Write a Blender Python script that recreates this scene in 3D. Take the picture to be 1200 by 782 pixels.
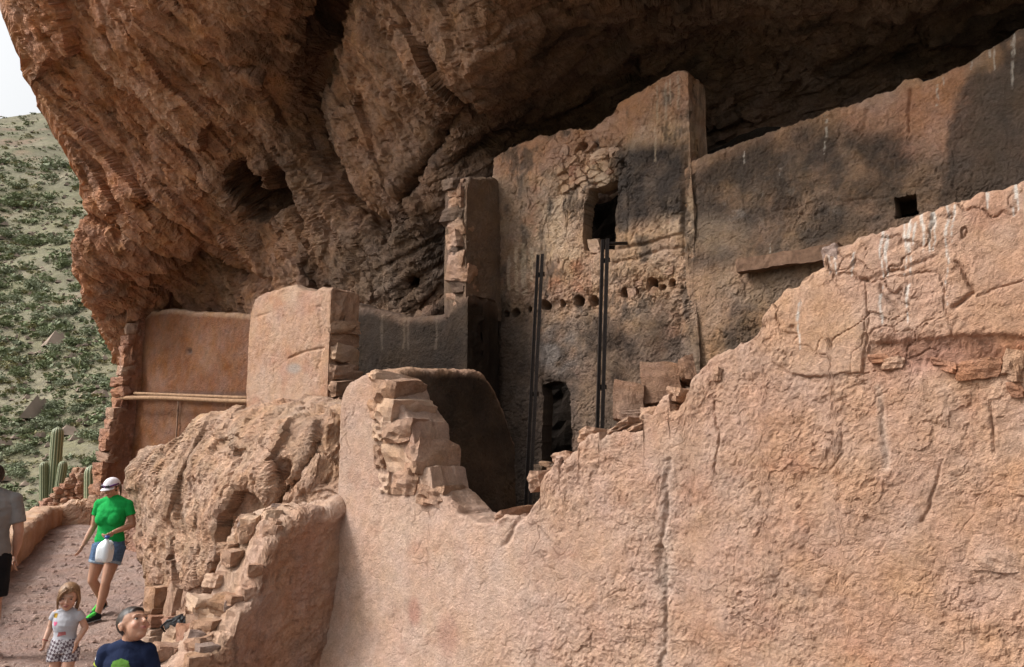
import bpy, bmesh, math, random
import numpy as np
from mathutils import Vector, Matrix

sc = bpy.context.scene
COL = sc.collection
for o in list(bpy.data.objects):
    bpy.data.objects.remove(o)

# ------------------------------------------------------------------ camera
W, H, F = 1200.0, 782.0, 968.0            # photograph size, focal length in its pixels
CAMZ, PITCH = 1.72, math.atan(160.0 / 968.0)
cd = bpy.data.cameras.new('camera')
cd.sensor_width = 36.0
cd.lens = 36.0 * F / W
cd.clip_start, cd.clip_end = 0.05, 3000.0
cam = bpy.data.objects.new('camera', cd)
cam.location = (0, 0, CAMZ)
cam.rotation_euler = (math.pi / 2 + PITCH, 0, 0)
COL.objects.link(cam)
sc.camera = cam

# ------------------------------------------------------------------ sky, sun, exposure
SUN_EL, SUN_AZ = math.radians(44), math.radians(262)     # azimuth clockwise from +Y: light from the left, behind the viewer
wd = bpy.data.worlds.new('World')
sc.world = wd
wd.use_nodes = True
nt = wd.node_tree
nt.nodes.clear()
sky = nt.nodes.new('ShaderNodeTexSky')
sky.sky_type = 'NISHITA'
sky.sun_disc = False
sky.sun_elevation = SUN_EL
sky.sun_rotation = SUN_AZ
sky.air_density, sky.dust_density, sky.ozone_density = 1.6, 7.0, 0.6
hs = nt.nodes.new('ShaderNodeHueSaturation')
hs.inputs['Saturation'].default_value = 0.15            # thin bright overcast
bg = nt.nodes.new('ShaderNodeBackground')
bg.inputs['Strength'].default_value = 0.125
wo = nt.nodes.new('ShaderNodeOutputWorld')
nt.links.new(sky.outputs[0], hs.inputs['Color'])
nt.links.new(hs.outputs[0], bg.inputs[0])
nt.links.new(bg.outputs[0], wo.inputs[0])

sl = bpy.data.lights.new('sun', 'SUN')
sl.energy = 1.5
sl.angle = math.radians(11)
sl.color = (1.0, 0.97, 0.93)
sun = bpy.data.objects.new('sun', sl)
sdir = Vector((math.sin(SUN_AZ) * math.cos(SUN_EL), math.cos(SUN_AZ) * math.cos(SUN_EL), math.sin(SUN_EL)))
sun.rotation_euler = (-sdir).to_track_quat('-Z', 'Y').to_euler()
sun.location = sdir * 60
COL.objects.link(sun)

vs = sc.view_settings
vs.view_transform, vs.look = 'Standard', 'None'
vs.exposure, vs.gamma = 0.82, 1.0
vs.use_curve_mapping = False
sc.render.engine = 'CYCLES'
sc.cycles.use_denoising = True
sc.cycles.max_bounces = 8
sc.cycles.diffuse_bounces = 5

# ------------------------------------------------------------------ frame of the place
UH = np.array([0.772, -0.6356, 0.0]); UH /= np.linalg.norm(UH)     # along the dwelling, to the right
NH = np.array([-UH[1], UH[0], 0.0])                                # into the cave
CAMP = np.array([0, 0, CAMZ])
_FW = np.array([0, math.cos(PITCH), math.sin(PITCH)])
_UP = np.array([0, -math.sin(PITCH), math.cos(PITCH)])
_RT = np.array([1.0, 0, 0])

def ray(x, y):
    x = np.asarray(x, float); y = np.asarray(y, float)
    return _FW + ((x - 600) / F)[..., None] * _RT + ((391 - y) / F)[..., None] * _UP
def at_n(x, y, n):
    r = ray(x, y); return CAMP + r * (n / (r @ NH))[..., None]
def at_u(x, y, u):
    r = ray(x, y); return CAMP + r * (u / (r @ UH))[..., None]
def at_y(x, y, Y):
    r = ray(x, y); return CAMP + r * (np.asarray(Y, float) / r[..., 1])[..., None]
def at_z(x, y, z):
    r = ray(x, y); return CAMP + r * ((z - CAMZ) / r[..., 2])[..., None]
def px(P):
    d = np.asarray(P, float) - CAMP
    w = np.maximum(d @ _FW, 0.05)
    return 600 + F * (d @ _RT) / w, 391 - F * (d @ _UP) / w
def unz(u, n, z):
    u, n, z = np.broadcast_arrays(np.asarray(u, float), np.asarray(n, float), np.asarray(z, float))
    return u[..., None] * UH + n[..., None] * NH + z[..., None] * np.array([0, 0, 1.0])

# ------------------------------------------------------------------ noise (numpy)
_rg = np.random.RandomState(7)
_perm = np.concatenate([_rg.permutation(256)] * 2).astype(np.int32)
_gr = _rg.normal(size=(256, 3)); _gr = (_gr / np.linalg.norm(_gr, axis=1)[:, None]).astype(np.float32)
_rnd = _rg.rand(4096, 8).astype(np.float32)

def chunked(fn):
    def g(P, *a, **k):
        P = np.asarray(P, np.float32)
        if len(P) < 12000: return fn(P, *a, **k)
        r = [fn(q, *a, **k) for q in np.array_split(P, max(2, len(P) // 10000))]
        if isinstance(r[0], tuple): return tuple(np.concatenate(z) for z in zip(*r))
        return np.concatenate(r)
    return g
@chunked
def perlin(P):
    P = np.asarray(P, np.float32)
    i = np.floor(P).astype(np.int32); f = P - i
    w = f * f * f * (f * (f * 6 - 15) + 10)
    i &= 255
    out = np.zeros(len(P), np.float32)
    for dx in (0, 1):
        a = _perm[(i[:, 0] + dx) & 255]
        wx = w[:, 0] if dx else 1 - w[:, 0]
        for dy in (0, 1):
            b = _perm[(a + i[:, 1] + dy) & 255]
            wy = w[:, 1] if dy else 1 - w[:, 1]
            for dz in (0, 1):
                g = _gr[_perm[(b + i[:, 2] + dz) & 255]]
                wz = w[:, 2] if dz else 1 - w[:, 2]
                d = g[:, 0] * (f[:, 0] - dx) + g[:, 1] * (f[:, 1] - dy) + g[:, 2] * (f[:, 2] - dz)
                out += d * wx * wy * wz
    return out * 1.6

@chunked
def fbm(P, sc_=1.0, oc=4, gain=0.5, off=0.0, ridged=False):
    P = np.asarray(P, np.float32) * sc_ + off
    P = P.astype(np.float32)
    a, s, t = 1.0, 0.0, 0.0
    for k in range(oc):
        v = perlin(P + np.float32(17.3 * k))
        if ridged: v = 1 - 2 * np.abs(v)
        s = s + a * v; t += a; a *= gain; P = P * np.float32(2.03)
    return s / t

@chunked
def worley(Q, dims=3):
    """nearest and second distance, id of nearest, vector from its centre"""
    Q = np.asarray(Q, np.float32)[:, :dims]
    i = np.floor(Q).astype(np.int32); N = len(Q)
    F1 = np.full(N, 9, np.float32); F2 = np.full(N, 9, np.float32)
    ID = np.zeros(N, np.int32); VX = np.zeros((N, dims), np.float32)
    import itertools
    for dlt in itertools.product((-1, 0, 1), repeat=dims):
        c = i + np.array(dlt, np.int32)
        h = (c[:, 0] * 73856093) ^ (c[:, 1] * 19349663)
        if dims == 3: h = h ^ (c[:, 2] * 83492791)
        h = (h ^ (h >> 13)) * 1274126177
        h = (h ^ (h >> 16)) & 4095
        v = Q - (c + _rnd[h, :dims])
        d = np.sqrt((v * v).sum(1))
        m = d < F1
        F2 = np.where(m, F1, np.minimum(F2, d))
        F1 = np.where(m, d, F1)
        ID = np.where(m, h, ID); VX[m] = v[m]
    return F1, F2, ID, VX

def facets(P, M, amp, tilt, warp=0.25, off=0.0):
    """stepped tilted plates, as in broken rock; M maps metres to cells"""
    Q = P @ M + off
    wv = np.stack([perlin(Q * 1.3 + 5), perlin(Q * 1.3 + 31), perlin(Q * 1.3 + 77)], 1)
    F1, F2, ID, V = worley(Q + wv * warp)
    r = _rnd[ID]
    return amp * (r[:, 3] - .5) + tilt * ((r[:, 4:7] - .5) * V).sum(1), F2 - F1, r[:, 7]

@chunked
def scoops0(P, M, tilt=.5, hr=.35, curv=.5, warp=.25, off=0.0, dims=3):
    """continuous chipped relief: lower envelope of tilted shallow bowls, sharp ridges between them"""
    import itertools
    Q = np.asarray(P @ M + off, np.float32)[:, :dims]
    if warp:
        Q3 = Q if dims == 3 else np.concatenate([Q, Q[:, :1] * 0], 1)
        Q = Q + warp * np.stack([perlin(Q3 * 1.2 + 5 + 26 * k) for k in range(dims)], 1)
    i = np.floor(Q).astype(np.int32)
    B = np.full(len(Q), 99, np.float32); ID = np.zeros(len(Q), np.int32)
    for dlt in itertools.product((-1, 0, 1), repeat=dims):
        c = i + np.array(dlt, np.int32)
        h = (c[:, 0] * 73856093) ^ (c[:, 1] * 19349663)
        if dims == 3: h = h ^ (c[:, 2] * 83492791)
        h = (h ^ (h >> 13)) * 1274126177
        h = (h ^ (h >> 16)) & 4095
        r = _rnd[h]
        v = Q - (c + r[:, :dims])
        s = curv * (v * v).sum(1) + tilt * ((r[:, 4:4 + dims] - .5) * v).sum(1) + hr * (r[:, 3] - .5)
        m = s < B
        B = np.where(m, s, B); ID = np.where(m, h, ID)
    return B, _rnd[ID, 7]
def scoops(*a, **k):
    B, r = scoops0(*a, **k)
    return B - float(np.mean(B)), r

def sstep(a, b, x):
    t = np.clip((x - a) / (b - a), 0, 1); return t * t * (3 - 2 * t)
def polydist(X, Y, pts):
    d = np.full(X.shape, 1e9)
    for (x0, y0), (x1, y1) in zip(pts[:-1], pts[1:]):
        vx, vy = x1 - x0, y1 - y0
        t = np.clip(((X - x0) * vx + (Y - y0) * vy) / (vx * vx + vy * vy + 1e-9), 0, 1)
        d = np.minimum(d, np.hypot(X - x0 - t * vx, Y - y0 - t * vy))
    return d
def inpoly(X, Y, pts):
    c = np.zeros(X.shape, bool); n = len(pts)
    for k in range(n):
        x0, y0 = pts[k]; x1, y1 = pts[(k + 1) % n]
        if y0 == y1: continue
        c ^= ((y0 > Y) != (y1 > Y)) & (X < (x1 - x0) * (Y - y0) / (y1 - y0) + x0)
    return c
def sdpoly(X, Y, pts):
    d = polydist(X, Y, list(pts) + [pts[0]])
    return np.where(inpoly(X, Y, pts), -d, d)
def blob(X, Y, cx, cy, rx, ry, soft=0.5):
    return 1 - sstep(1 - soft, 1 + soft, np.hypot((X - cx) / rx, (Y - cy) / ry))

# ------------------------------------------------------------------ mesh helpers
def mesh_np(name, V, faces, smooth=True):
    V = np.asarray(V, np.float32)
    me = bpy.data.meshes.new(name)
    me.vertices.add(len(V)); me.vertices.foreach_set('co', V.ravel())
    fa = np.asarray(faces, np.int32); k = fa.shape[1]
    me.loops.add(fa.size); me.loops.foreach_set('vertex_index', fa.ravel())
    me.polygons.add(len(fa))
    me.polygons.foreach_set('loop_start', np.arange(0, fa.size, k, dtype=np.int32))
    me.polygons.foreach_set('loop_total', np.full(len(fa), k, np.int32))
    me.polygons.foreach_set('use_smooth', np.full(len(fa), smooth, bool))
    me.update(calc_edges=True)
    return me
def set_col(me, C, name='Col'):
    C = np.asarray(C, np.float32)
    a = me.attributes.new(name, 'FLOAT_COLOR', 'POINT')
    a.data.foreach_set('color', np.concatenate([C, np.ones((len(C), 1), np.float32)], 1).ravel())
def gridfaces(nu, nv, closed_v=False):
    i = np.arange(nu - 1)[:, None]; j = np.arange(nv if closed_v else nv - 1)[None, :]
    j2 = (j + 1) % nv
    a = i * nv + j; b = (i + 1) * nv + j; c = (i + 1) * nv + j2; d = i * nv + j2
    return np.stack([a, b, c, d], -1).reshape(-1, 4)
def gridnormals(G):
    du = np.gradient(G, axis=0); dv = np.gradient(G, axis=1)
    n = np.cross(du, dv); l = np.linalg.norm(n, axis=-1, keepdims=True)
    return n / np.maximum(l, 1e-9)
def link(name, me, mat=None, parent=None, loc=(0, 0, 0)):
    o = bpy.data.objects.new(name, me)
    if mat is not None and len(me.materials) == 0: me.materials.append(mat)
    COL.objects.link(o); o.location = loc
    if parent is not None: o.parent = parent
    return o
def tag(o, label=None, cat=None, group=None, kind=None):
    if label: o['label'] = label
    if cat: o['category'] = cat
    if group: o['group'] = group
    if kind: o['kind'] = kind
    return o
def empty(name, loc, rz=0.0):
    o = bpy.data.objects.new(name, None); COL.objects.link(o)
    o.location = loc; o.rotation_euler = (0, 0, rz); o.empty_display_size = 0.1
    return o

# ------------------------------------------------------------------ materials
def newmat(name):
    m = bpy.data.materials.new(name); m.use_nodes = True
    nt = m.node_tree; b = nt.nodes['Principled BSDF']
    return m, nt, b
def earth(name, color=None, vary=0.22, s1=9.0, s2=60.0, bump=0.6, bdist=0.006, rough=0.93, s3=220.0):
    """dry mud, plaster or rock: colour from attribute Col (or a constant) broken up by grain; bump relief"""
    m, nt, b = newmat(name)
    N = nt.nodes; L = nt.links
    tc = N.new('ShaderNodeTexCoord')
    geo = N.new('ShaderNodeNewGeometry')
    if color is None:
        ca = N.new('ShaderNodeAttribute'); ca.attribute_name = 'Col'; cs = ca.outputs['Color']
    else:
        ca = N.new('ShaderNodeRGB'); ca.outputs[0].default_value = (*color, 1); cs = ca.outputs[0]
    def noise(scale, det, rgh=0.6):
        n = N.new('ShaderNodeTexNoise'); n.inputs['Scale'].default_value = scale
        n.inputs['Detail'].default_value = det; n.inputs['Roughness'].default_value = rgh
        L.new(geo.outputs['Position'], n.inputs['Vector']); return n
    n1, n2, n3 = noise(s1, 5), noise(s2, 4, 0.7), noise(s3, 2, 0.7)
    def mr(src, lo, hi, a=0.25, bb=0.75):
        r = N.new('ShaderNodeMapRange'); r.inputs['From Min'].default_value = a; r.inputs['From Max'].default_value = bb
        r.inputs['To Min'].default_value = lo; r.inputs['To Max'].default_value = hi; L.new(src, r.inputs['Value']); return r.outputs[0]
    def mul(a, bb):
        x = N.new('ShaderNodeMath'); x.operation = 'MULTIPLY'; L.new(a, x.inputs[0]); L.new(bb, x.inputs[1]); return x.outputs[0]
    f = mul(mul(mr(n1.outputs[0], 1 - vary, 1 + vary), mr(n2.outputs[0], 1 - vary, 1 + vary)), mr(n3.outputs[0], 1 - vary * .8, 1 + vary * .8))
    vm = N.new('ShaderNodeVectorMath'); vm.operation = 'SCALE'; L.new(cs, vm.inputs[0]); L.new(f, vm.inputs['Scale'])
    # slight hue drift
    hsn = N.new('ShaderNodeHueSaturation'); L.new(vm.outputs[0], hsn.inputs['Color'])
    n4 = noise(3.1, 4); L.new(mr(n4.outputs[0], 0.82, 1.18), hsn.inputs['Saturation'])
    L.new(mr(n4.outputs[1], 0.492, 0.508), hsn.inputs['Hue'])
    L.new(hsn.outputs[0], b.inputs['Base Color'])
    b.inputs['Roughness'].default_value = rough
    b.inputs['Specular IOR Level'].default_value = 0.15
    bp = N.new('ShaderNodeBump'); bp.inputs['Strength'].default_value = bump; bp.inputs['Distance'].default_value = bdist
    ad = N.new('ShaderNodeMath'); ad.operation = 'MULTIPLY_ADD'
    L.new(n3.outputs[0], ad.inputs[0]); ad.inputs[1].default_value = 0.45; L.new(n2.outputs[0], ad.inputs[2])
    L.new(ad.outputs[0], bp.inputs['Height'])
    L.new(bp.outputs[0], b.inputs['Normal'])
    return m
def plain(name, color, rough=0.6, spec=0.3, metal=0.0, vary=0.12, scale=40.0, bump=0.0, bdist=0.002):
    m, nt, b = newmat(name); N = nt.nodes; L = nt.links
    tc = N.new('ShaderNodeTexCoord')
    n = N.new('ShaderNodeTexNoise'); n.inputs['Scale'].default_value = scale; n.inputs['Detail'].default_value = 4
    L.new(tc.outputs['Object'], n.inputs['Vector'])
    r = N.new('ShaderNodeMapRange'); r.inputs['From Min'].default_value = .3; r.inputs['From Max'].default_value = .7
    r.inputs['To Min'].default_value = 1 - vary; r.inputs['To Max'].default_value = 1 + vary
    L.new(n.outputs[0], r.inputs['Value'])
    vm = N.new('ShaderNodeVectorMath'); vm.operation = 'SCALE'; vm.inputs[0].default_value = color
    L.new(r.outputs[0], vm.inputs['Scale']); L.new(vm.outputs[0], b.inputs['Base Color'])
    b.inputs['Roughness'].default_value = rough; b.inputs['Specular IOR Level'].default_value = spec; b.inputs['Metallic'].default_value = metal
    if bump:
        bp = N.new('ShaderNodeBump'); bp.inputs['Strength'].default_value = bump; bp.inputs['Distance'].default_value = bdist
        L.new(n.outputs[0], bp.inputs['Height']); L.new(bp.outputs[0], b.inputs['Normal'])
    return m

M_WALL = earth('adobe_plaster', None, vary=0.2, s1=14, s2=60, s3=190, bump=1.0, bdist=0.013)
M_SOOT = earth('sooty_plaster', None, vary=0.2, s1=9, s2=38, s3=120, bump=1.0, bdist=0.016)
M_ROCK = earth('cliff_rock', None, vary=0.26, s1=4.0, s2=20, s3=75, bump=1.0, bdist=0.04)
M_STONE = earth('masonry_stone', (0.33, 0.205, 0.14), vary=0.2, s1=6, s2=32, s3=110, bump=1.0, bdist=0.02)
M_STONE_RED = earth('red_masonry_stone', (0.29, 0.15, 0.095), vary=0.2, s1=6, s2=32, s3=110, bump=1.0, bdist=0.02)
M_STONE_GREY = earth('grey_masonry_stone', (0.25, 0.18, 0.15), vary=0.2, s1=6, s2=32, s3=110, bump=1.0, bdist=0.02)
M_STONE_DARK = earth('sooty_masonry_stone', (0.13, 0.085, 0.06), vary=0.2, s1=6, s2=32, s3=110, bump=1.0, bdist=0.02)
M_GROUND = earth('packed_earth', None, vary=0.22, s1=5, s2=26, s3=90, bump=1.0, bdist=0.035)
M_HILL = earth('hill_soil', None, vary=0.24, s1=0.25, s2=1.2, s3=5.0, bump=0.8, bdist=0.2)
# ================================================================== slab walls
class Ctx: pass
def slab(name, O, nf, tops, thick, zb, ds, dz, disp, colf, mat, r=0.05, jag=0.012, recess=None, srange=None, parent=None, round_ends=14, seed=0.0, lean=None, endrough=0.05, holes=(), smooth=False, blocky=None):
    """a free-standing earth wall: front sheet, rounded top, back sheet and closed ends, displaced along its normals"""
    nf = np.asarray(nf, float); d = np.array([-nf[1], nf[0], 0.0]); Z = np.array([0, 0, 1.0])
    O = np.array([O[0], O[1], 0.0])
    ts = np.array([t[0] for t in tops]); tz = np.array([t[1] for t in tops])
    s0, s1 = (ts[0], ts[-1]) if srange is None else srange
    S = np.linspace(s0, s1, max(4, int((s1 - s0) / ds)))
    zt = np.interp(S, ts, tz)
    q = np.stack([S * 1.0, np.full_like(S, seed), np.full_like(S, 3.3)], 1)
    zs0 = zt.copy()
    zt = zt + jag * 1.6 * fbm(q, 3.0, 2) + jag * fbm(q, 14.0, 3)
    if blocky is not None:                                 # courses of stone breaking the line of the coping
        bk = blocky(S); st = np.floor((S + .05 * fbm(q, 2., 2)) / .17); zt = zt + bk * ((_rnd[(st.astype(int) * 7 + 31) & 4095, 2] - .55) * .14)
    th = np.full_like(S, thick)
    K = round_ends
    Sx = np.concatenate([np.full(K, S[0]), S, np.full(K, S[-1])])
    zsx = np.concatenate([np.full(K, zs0[0]), zs0, np.full(K, zs0[-1])])
    ztx = np.concatenate([np.full(K, zt[0]), zt, np.full(K, zt[-1])])
    e = np.linspace(0.0, 1, K, endpoint=False)
    sq = np.concatenate([e, np.ones(len(S)), e[::-1]])
    Mf = max(6, int((zt.max() - zb) / dz)); kt = max(5, int((thick - 2 * r) / (dz * 2))); Mb = max(8, Mf // 12)
    fr, zz, oo, isf = [], [], [], []
    kk = np.linspace(0, 1, Mf)
    cols = []
    nu = len(Sx)
    zf = zb + (zsx - r - zb)[:, None] * kk[None, :] + (ztx - zsx)[:, None] * sstep(.86, 1, kk)[None, :]; of = np.zeros_like(zf)
    a = np.linspace(0, math.pi / 2, 7)[1:-1]
    za = (ztx - r)[:, None] + r * np.sin(a); oa = np.broadcast_to(-(r - r * np.cos(a)), za.shape)
    tt = np.linspace(r, thick - r, kt); zt_ = np.broadcast_to(ztx[:, None], (nu, kt)); ot = np.broadcast_to(-tt, (nu, kt))
    zb_ = za[:, ::-1]; ob = -(thick + oa[:, ::-1])
    zk = zb + (ztx - r - zb)[:, None] * np.linspace(1, 0, Mb)[None, :]; ok = np.full_like(zk, -thick)
    ZZ = np.concatenate([zf, za, zt_, zb_, zk], 1); OO = np.concatenate([of, oa, ot, ob, ok], 1)
    OO = -thick / 2 + (OO + thick / 2) * sq[:, None]
    SS = np.broadcast_to(Sx[:, None], ZZ.shape)
    if lean is not None:                                   # batter: front moves outward towards the base
        OO = OO + lean(SS, ZZ)
    G = O + SS[..., None] * d + OO[..., None] * nf + ZZ[..., None] * Z
    nv = ZZ.shape[1]
    Nn = gridnormals(G)
    # end columns: push the normal along the wall so that the ends get relief too
    for c, sg in ((slice(0, K), -1), (slice(nu - K, nu), 1)):
        Nn[c] = Nn[c] * 0.25 + sg * d * 0.9
    Nn /= np.maximum(np.linalg.norm(Nn, axis=-1, keepdims=True), 1e-9)
    c = Ctx(); c.P = G.reshape(-1, 3); c.S = SS.ravel(); c.Z = ZZ.ravel(); c.off = OO.ravel()
    front = np.zeros((nu, nv), bool); front[K:nu - K, :Mf + 3] = True
    c.front = front.ravel(); c.top = np.broadcast_to(ztx[:, None], ZZ.shape).ravel()
    c.px, c.py = px(c.P); c.seed = seed
    c.q = np.stack([c.S, c.Z, np.full_like(c.S, seed) + c.off * 1.0], 1)
    dsp = disp(c)
    em = np.zeros((nu, nv)); em[:K] = (1 - e[:, None] ** 6); em[nu - K:] = (1 - e[::-1, None] ** 6); em = em.ravel()
    ii = np.nonzero(em > 0)[0]
    if endrough and len(ii):
        f, _ = scoops(c.P[ii], np.eye(3) / .13, .9, .5, .5, .3, off=seed)
        dsp[ii] = dsp[ii] + (em[ii] * (endrough * 1.6 * f + endrough * .5 * fbm(c.P[ii], 12, 3)) - .012 * em[ii])
    # chipped arrises
    ar = np.exp(-((c.Z - (c.top - r * .3)) / .05) ** 2) * (c.off > -thick * .6)
    jj = np.nonzero(ar > .05)[0]
    f, _ = scoops(c.P[jj], np.eye(3) / .09, .8, .5, .5, .3, off=seed + 9)
    dsp[jj] = dsp[jj] + ar[jj] * .035 * (f - .12)
    V = c.P + Nn.reshape(-1, 3) * dsp[:, None]
    if recess is not None:
        rc = recess(c) * c.front
        V = V - nf * rc[:, None]; c.rec = rc
    else: c.rec = np.zeros(len(V))
    c.dsp = dsp
    cut = np.zeros(len(V), bool)
    for poly in holes:                                     # real openings: the front rim is drawn back through the wall, the rest removed
        pl = []
        for P_ in at_n([p[0] for p in poly], [p[1] for p in poly], float(O @ -nf)): pl.append((float((P_ - O) @ d), float(P_[2])))
        w_ = .012 * fbm(c.q, 9, 3)
        ins = inpoly(c.S + w_, c.Z + w_, pl)
        fi = ins & (c.front | (c.off > -thick * .5))
        pc = np.mean(pl, 0); big_ = inpoly(c.S, c.Z, [tuple(pc + (np.array(p) - pc) * np.array([2.2, 1.5])) for p in pl]) & (c.off < -thick * .7)
        V[fi] = V[fi] - nf * (thick * .42)
        c.rec = np.where(fi, 1.0, c.rec); cut |= fi | big_
    C = colf(c) * .86; C = np.clip(C + (C.mean(1, keepdims=True) - C) * (.12 if mat is M_WALL else 0.0), 0.004, 0.9)
    org = O + d * (s0 + s1) / 2 + Z * zb
    fa = gridfaces(nu, nv)
    if len(holes): fa = fa[~cut[fa].all(1)]
    me = mesh_np(name, V - org, fa, smooth)
    set_col(me, C)
    o = link(name, me, mat, parent, org)
    return o
def uz(pts, n):
    """pixels on the plane n -> (s along UH, z) pairs"""
    P = at_n([p[0] for p in pts], [p[1] for p in pts], n); return [(float(p @ UH), float(p[2])) for p in P]
def nz(pts, u):
    P = at_u([p[0] for p in pts], [p[1] for p in pts], u); return [(float(p @ NH), float(p[2])) for p in P]
def mix(a, b, t):
    return a * (1 - t[:, None]) + np.asarray(b)[None, :] * t[:, None]
def base(c, col):
    return np.broadcast_to(np.array(col, float), (len(c.P), 3)).copy()

def plaster(c, big=0.03, lump=0.010, crack=0.012, cs=0.45, lumpmask=1.0, crackmask=1.0):
    q = c.q
    d = big * fbm(c.P, 0.8, 2, off=c.seed)
    lumpmask = np.broadcast_to(np.asarray(lumpmask, float), d.shape); crackmask = np.broadcast_to(np.asarray(crackmask, float), d.shape)
    f = np.nonzero(c.front | (c.Z > c.top - .12))[0]
    qq = q[f]
    e1, _ = scoops(qq, np.eye(3) / .075, 1.1, .6, .55, .3, dims=2)
    e2, _ = scoops(qq + 3.1, np.eye(3) / .032, 1.1, .6, .6, .3, dims=2)
    n1 = fbm(qq, 11, 2, off=2.2); n2 = fbm(qq, 38.0, 2, gain=.6)
    pit = -np.maximum(0, fbm(qq * np.array([1, .8, 1]) + .06 * n1[:, None], 24, 3, gain=.7, off=9.1) - .36)
    dd = np.zeros(len(q))
    wq = np.stack([fbm(qq, 9, 3, off=31), fbm(qq, 9, 3, off=61), 0 * n1], 1)
    _, _, gi, _ = worley(qq / .15 + wq * 1.3, 2)
    dd[f] = .75 * (_rnd[gi, 5] - .5) - 1.0 * e1 - .75 * e2 + .8 * n1 + .7 * n2 + 4.0 * pit
    mod = np.clip(.85 + 1.1 * fbm(q[f], 1.7, 3, off=5.5), .25, 1.7)
    dd[f] = dd[f] * mod + 1.0 * fbm(q[f], 4.2, 2, off=8.8)
    d = d + lump * lumpmask * dd
    if np.any(crackmask > 0):
        m = np.nonzero((crackmask > 0) & c.front)[0]
        qm = q[m]
        wv2 = np.stack([fbm(qm, 4, 3, off=3), fbm(qm, 4, 3, off=44), np.zeros(len(qm))], 1)
        G1, G2, GI, GV = worley(qm / cs + wv2 * 0.55, 2)
        keep = sstep(-.25, .25, fbm(qm, 1.3, 2, off=71))
        d[m] -= crack * crackmask[m] * keep * np.exp(-((G2 - G1) / (0.010 / cs + 0.006)) ** 2)
        d[m] += 0.008 * crackmask[m] * (_rnd[GI, 3] - .5)
        G1, G2, GI, GV = worley(qm / .19 + wv2 * 1.1 + 7, 2)
        d[m] -= .6 * crack * np.maximum(crackmask[m], .4) * sstep(.0, .35, fbm(qm, 1.9, 2, off=91)) * np.exp(-((G2 - G1) / .045) ** 2)
    return d

# ------------------------------------------------------------------ front wall
NF = 4.66
front_top = [(404, 462), (412, 448), (430, 443), (446, 440), (456, 446), (462, 462), (474, 480), (484, 492), (487, 512), (492, 540), (506, 548),
             (510, 572), (530, 588), (538, 600), (560, 611), (580, 613), (600, 603), (618, 596), (632, 572), (643, 552), (660, 535), (668, 527), (700, 506),
             (720, 494), (745, 497), (766, 492), (776, 476), (796, 468), (806, 448), (815, 432), (832, 413), (858, 394), (884, 374),
             (896, 345), (930, 332), (958, 320), (965, 313), (970, 291), (1000, 285), (1060, 262), (1110, 245), (1150, 231), (1200, 213), (1290, 190), (1420, 150)]
ft = uz(front_top, NF)
FU0 = ft[0][0]
def front_disp(c):
    X, Y = c.px, c.py
    smooth = np.maximum.reduce([
        1 - sstep(-6, 10, sdpoly(X, Y, [(930, 352), (962, 340), (1012, 362), (1012, 436), (960, 440), (932, 438)])),
        1 - sstep(0, 70, sdpoly(X, Y, [(405, 440), (470, 450), (520, 600), (600, 620), (560, 782), (400, 782)])),
        0.75 * (1 - sstep(0, 25, sdpoly(X, Y, [(900, 350), (1200, 215), (1200, 370), (1020, 360), (930, 350)])))])
    smooth = smooth + 0.2 * fbm(c.q, 2.0, 2)
    lm = np.clip(1.2 - 0.75 * smooth, 0.38, 1.25)
    upper = 1 - sstep(-20, 70, Y - (520 - 0.13 * (X - 600)))
    d = plaster(c, 0.035, 0.0105, 0.02, 0.5, lm, np.clip(upper * sstep(840, 920, X) + 0.12, 0, 1))
    # masonry that lost its plaster: a ragged horizontal bed
    band = (1 - sstep(6, 26, np.abs(Y - (412 + 0.02 * (X - 1100)) - 10 * fbm(c.q, 3, 2)))) * sstep(1000, 1040, X)
    d -= band * (0.028 + 0.03 * fbm(c.q, 7, 3))
    # rain gullies and joints
    wob = 9 * fbm(c.q, 6, 4, gain=.6)
    for pts, w, dp in (([(783, 540), (779, 600), (775, 640), (777, 700), (776, 790)], 3.2, 0.022), ([(773, 640), (768, 665), (772, 690)], 4, .025),
                       ([(1030, 455), (1036, 500), (1040, 548)], 3, 0.012), ([(1160, 470), (1166, 530)], 2, 0.016),
                       ([(1015, 330), (1018, 380), (1012, 436)], 1.3, 0.013), ([(930, 440), (965, 444), (1012, 437)], 1.3, 0.013),
                       ([(838, 470), (842, 520), (838, 560)], 1.3, 0.015), ([(625, 570), (607, 610), (590, 640)], 3.0, 0.02),
                       ([(1030, 330), (1100, 318), (1110, 365), (1120, 395)], 1.3, 0.013), ([(1120, 310), (1145, 342), (1118, 362)], 2.5, .025),
                       ([(1150, 345), (1200, 330)], 1.3, 0.013), ([(1098, 300), (1062, 318), (1010, 330)], 2.5, .015),
                       ([(1105, 540), (1092, 590), (1082, 610)], 2, .014), ([(985, 500), (990, 530), (975, 550)], 2, .012)):
        dd = polydist(X + wob, Y - wob, pts)
        d -= dp * np.exp(-(dd / w) ** 2)
    # plaster skin standing proud of the core
    sk = sdpoly(X + 6 * fbm(c.q, 7, 3), Y + 6 * fbm(c.q, 7, 3, off=9), [(900, 345), (968, 292), (1210, 205), (1210, 395), (1140, 392), (1016, 400), (1012, 438), (930, 440), (905, 420)])
    d += 0.016 * (1 - sstep(-1, 3, sk))
    return d
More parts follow.
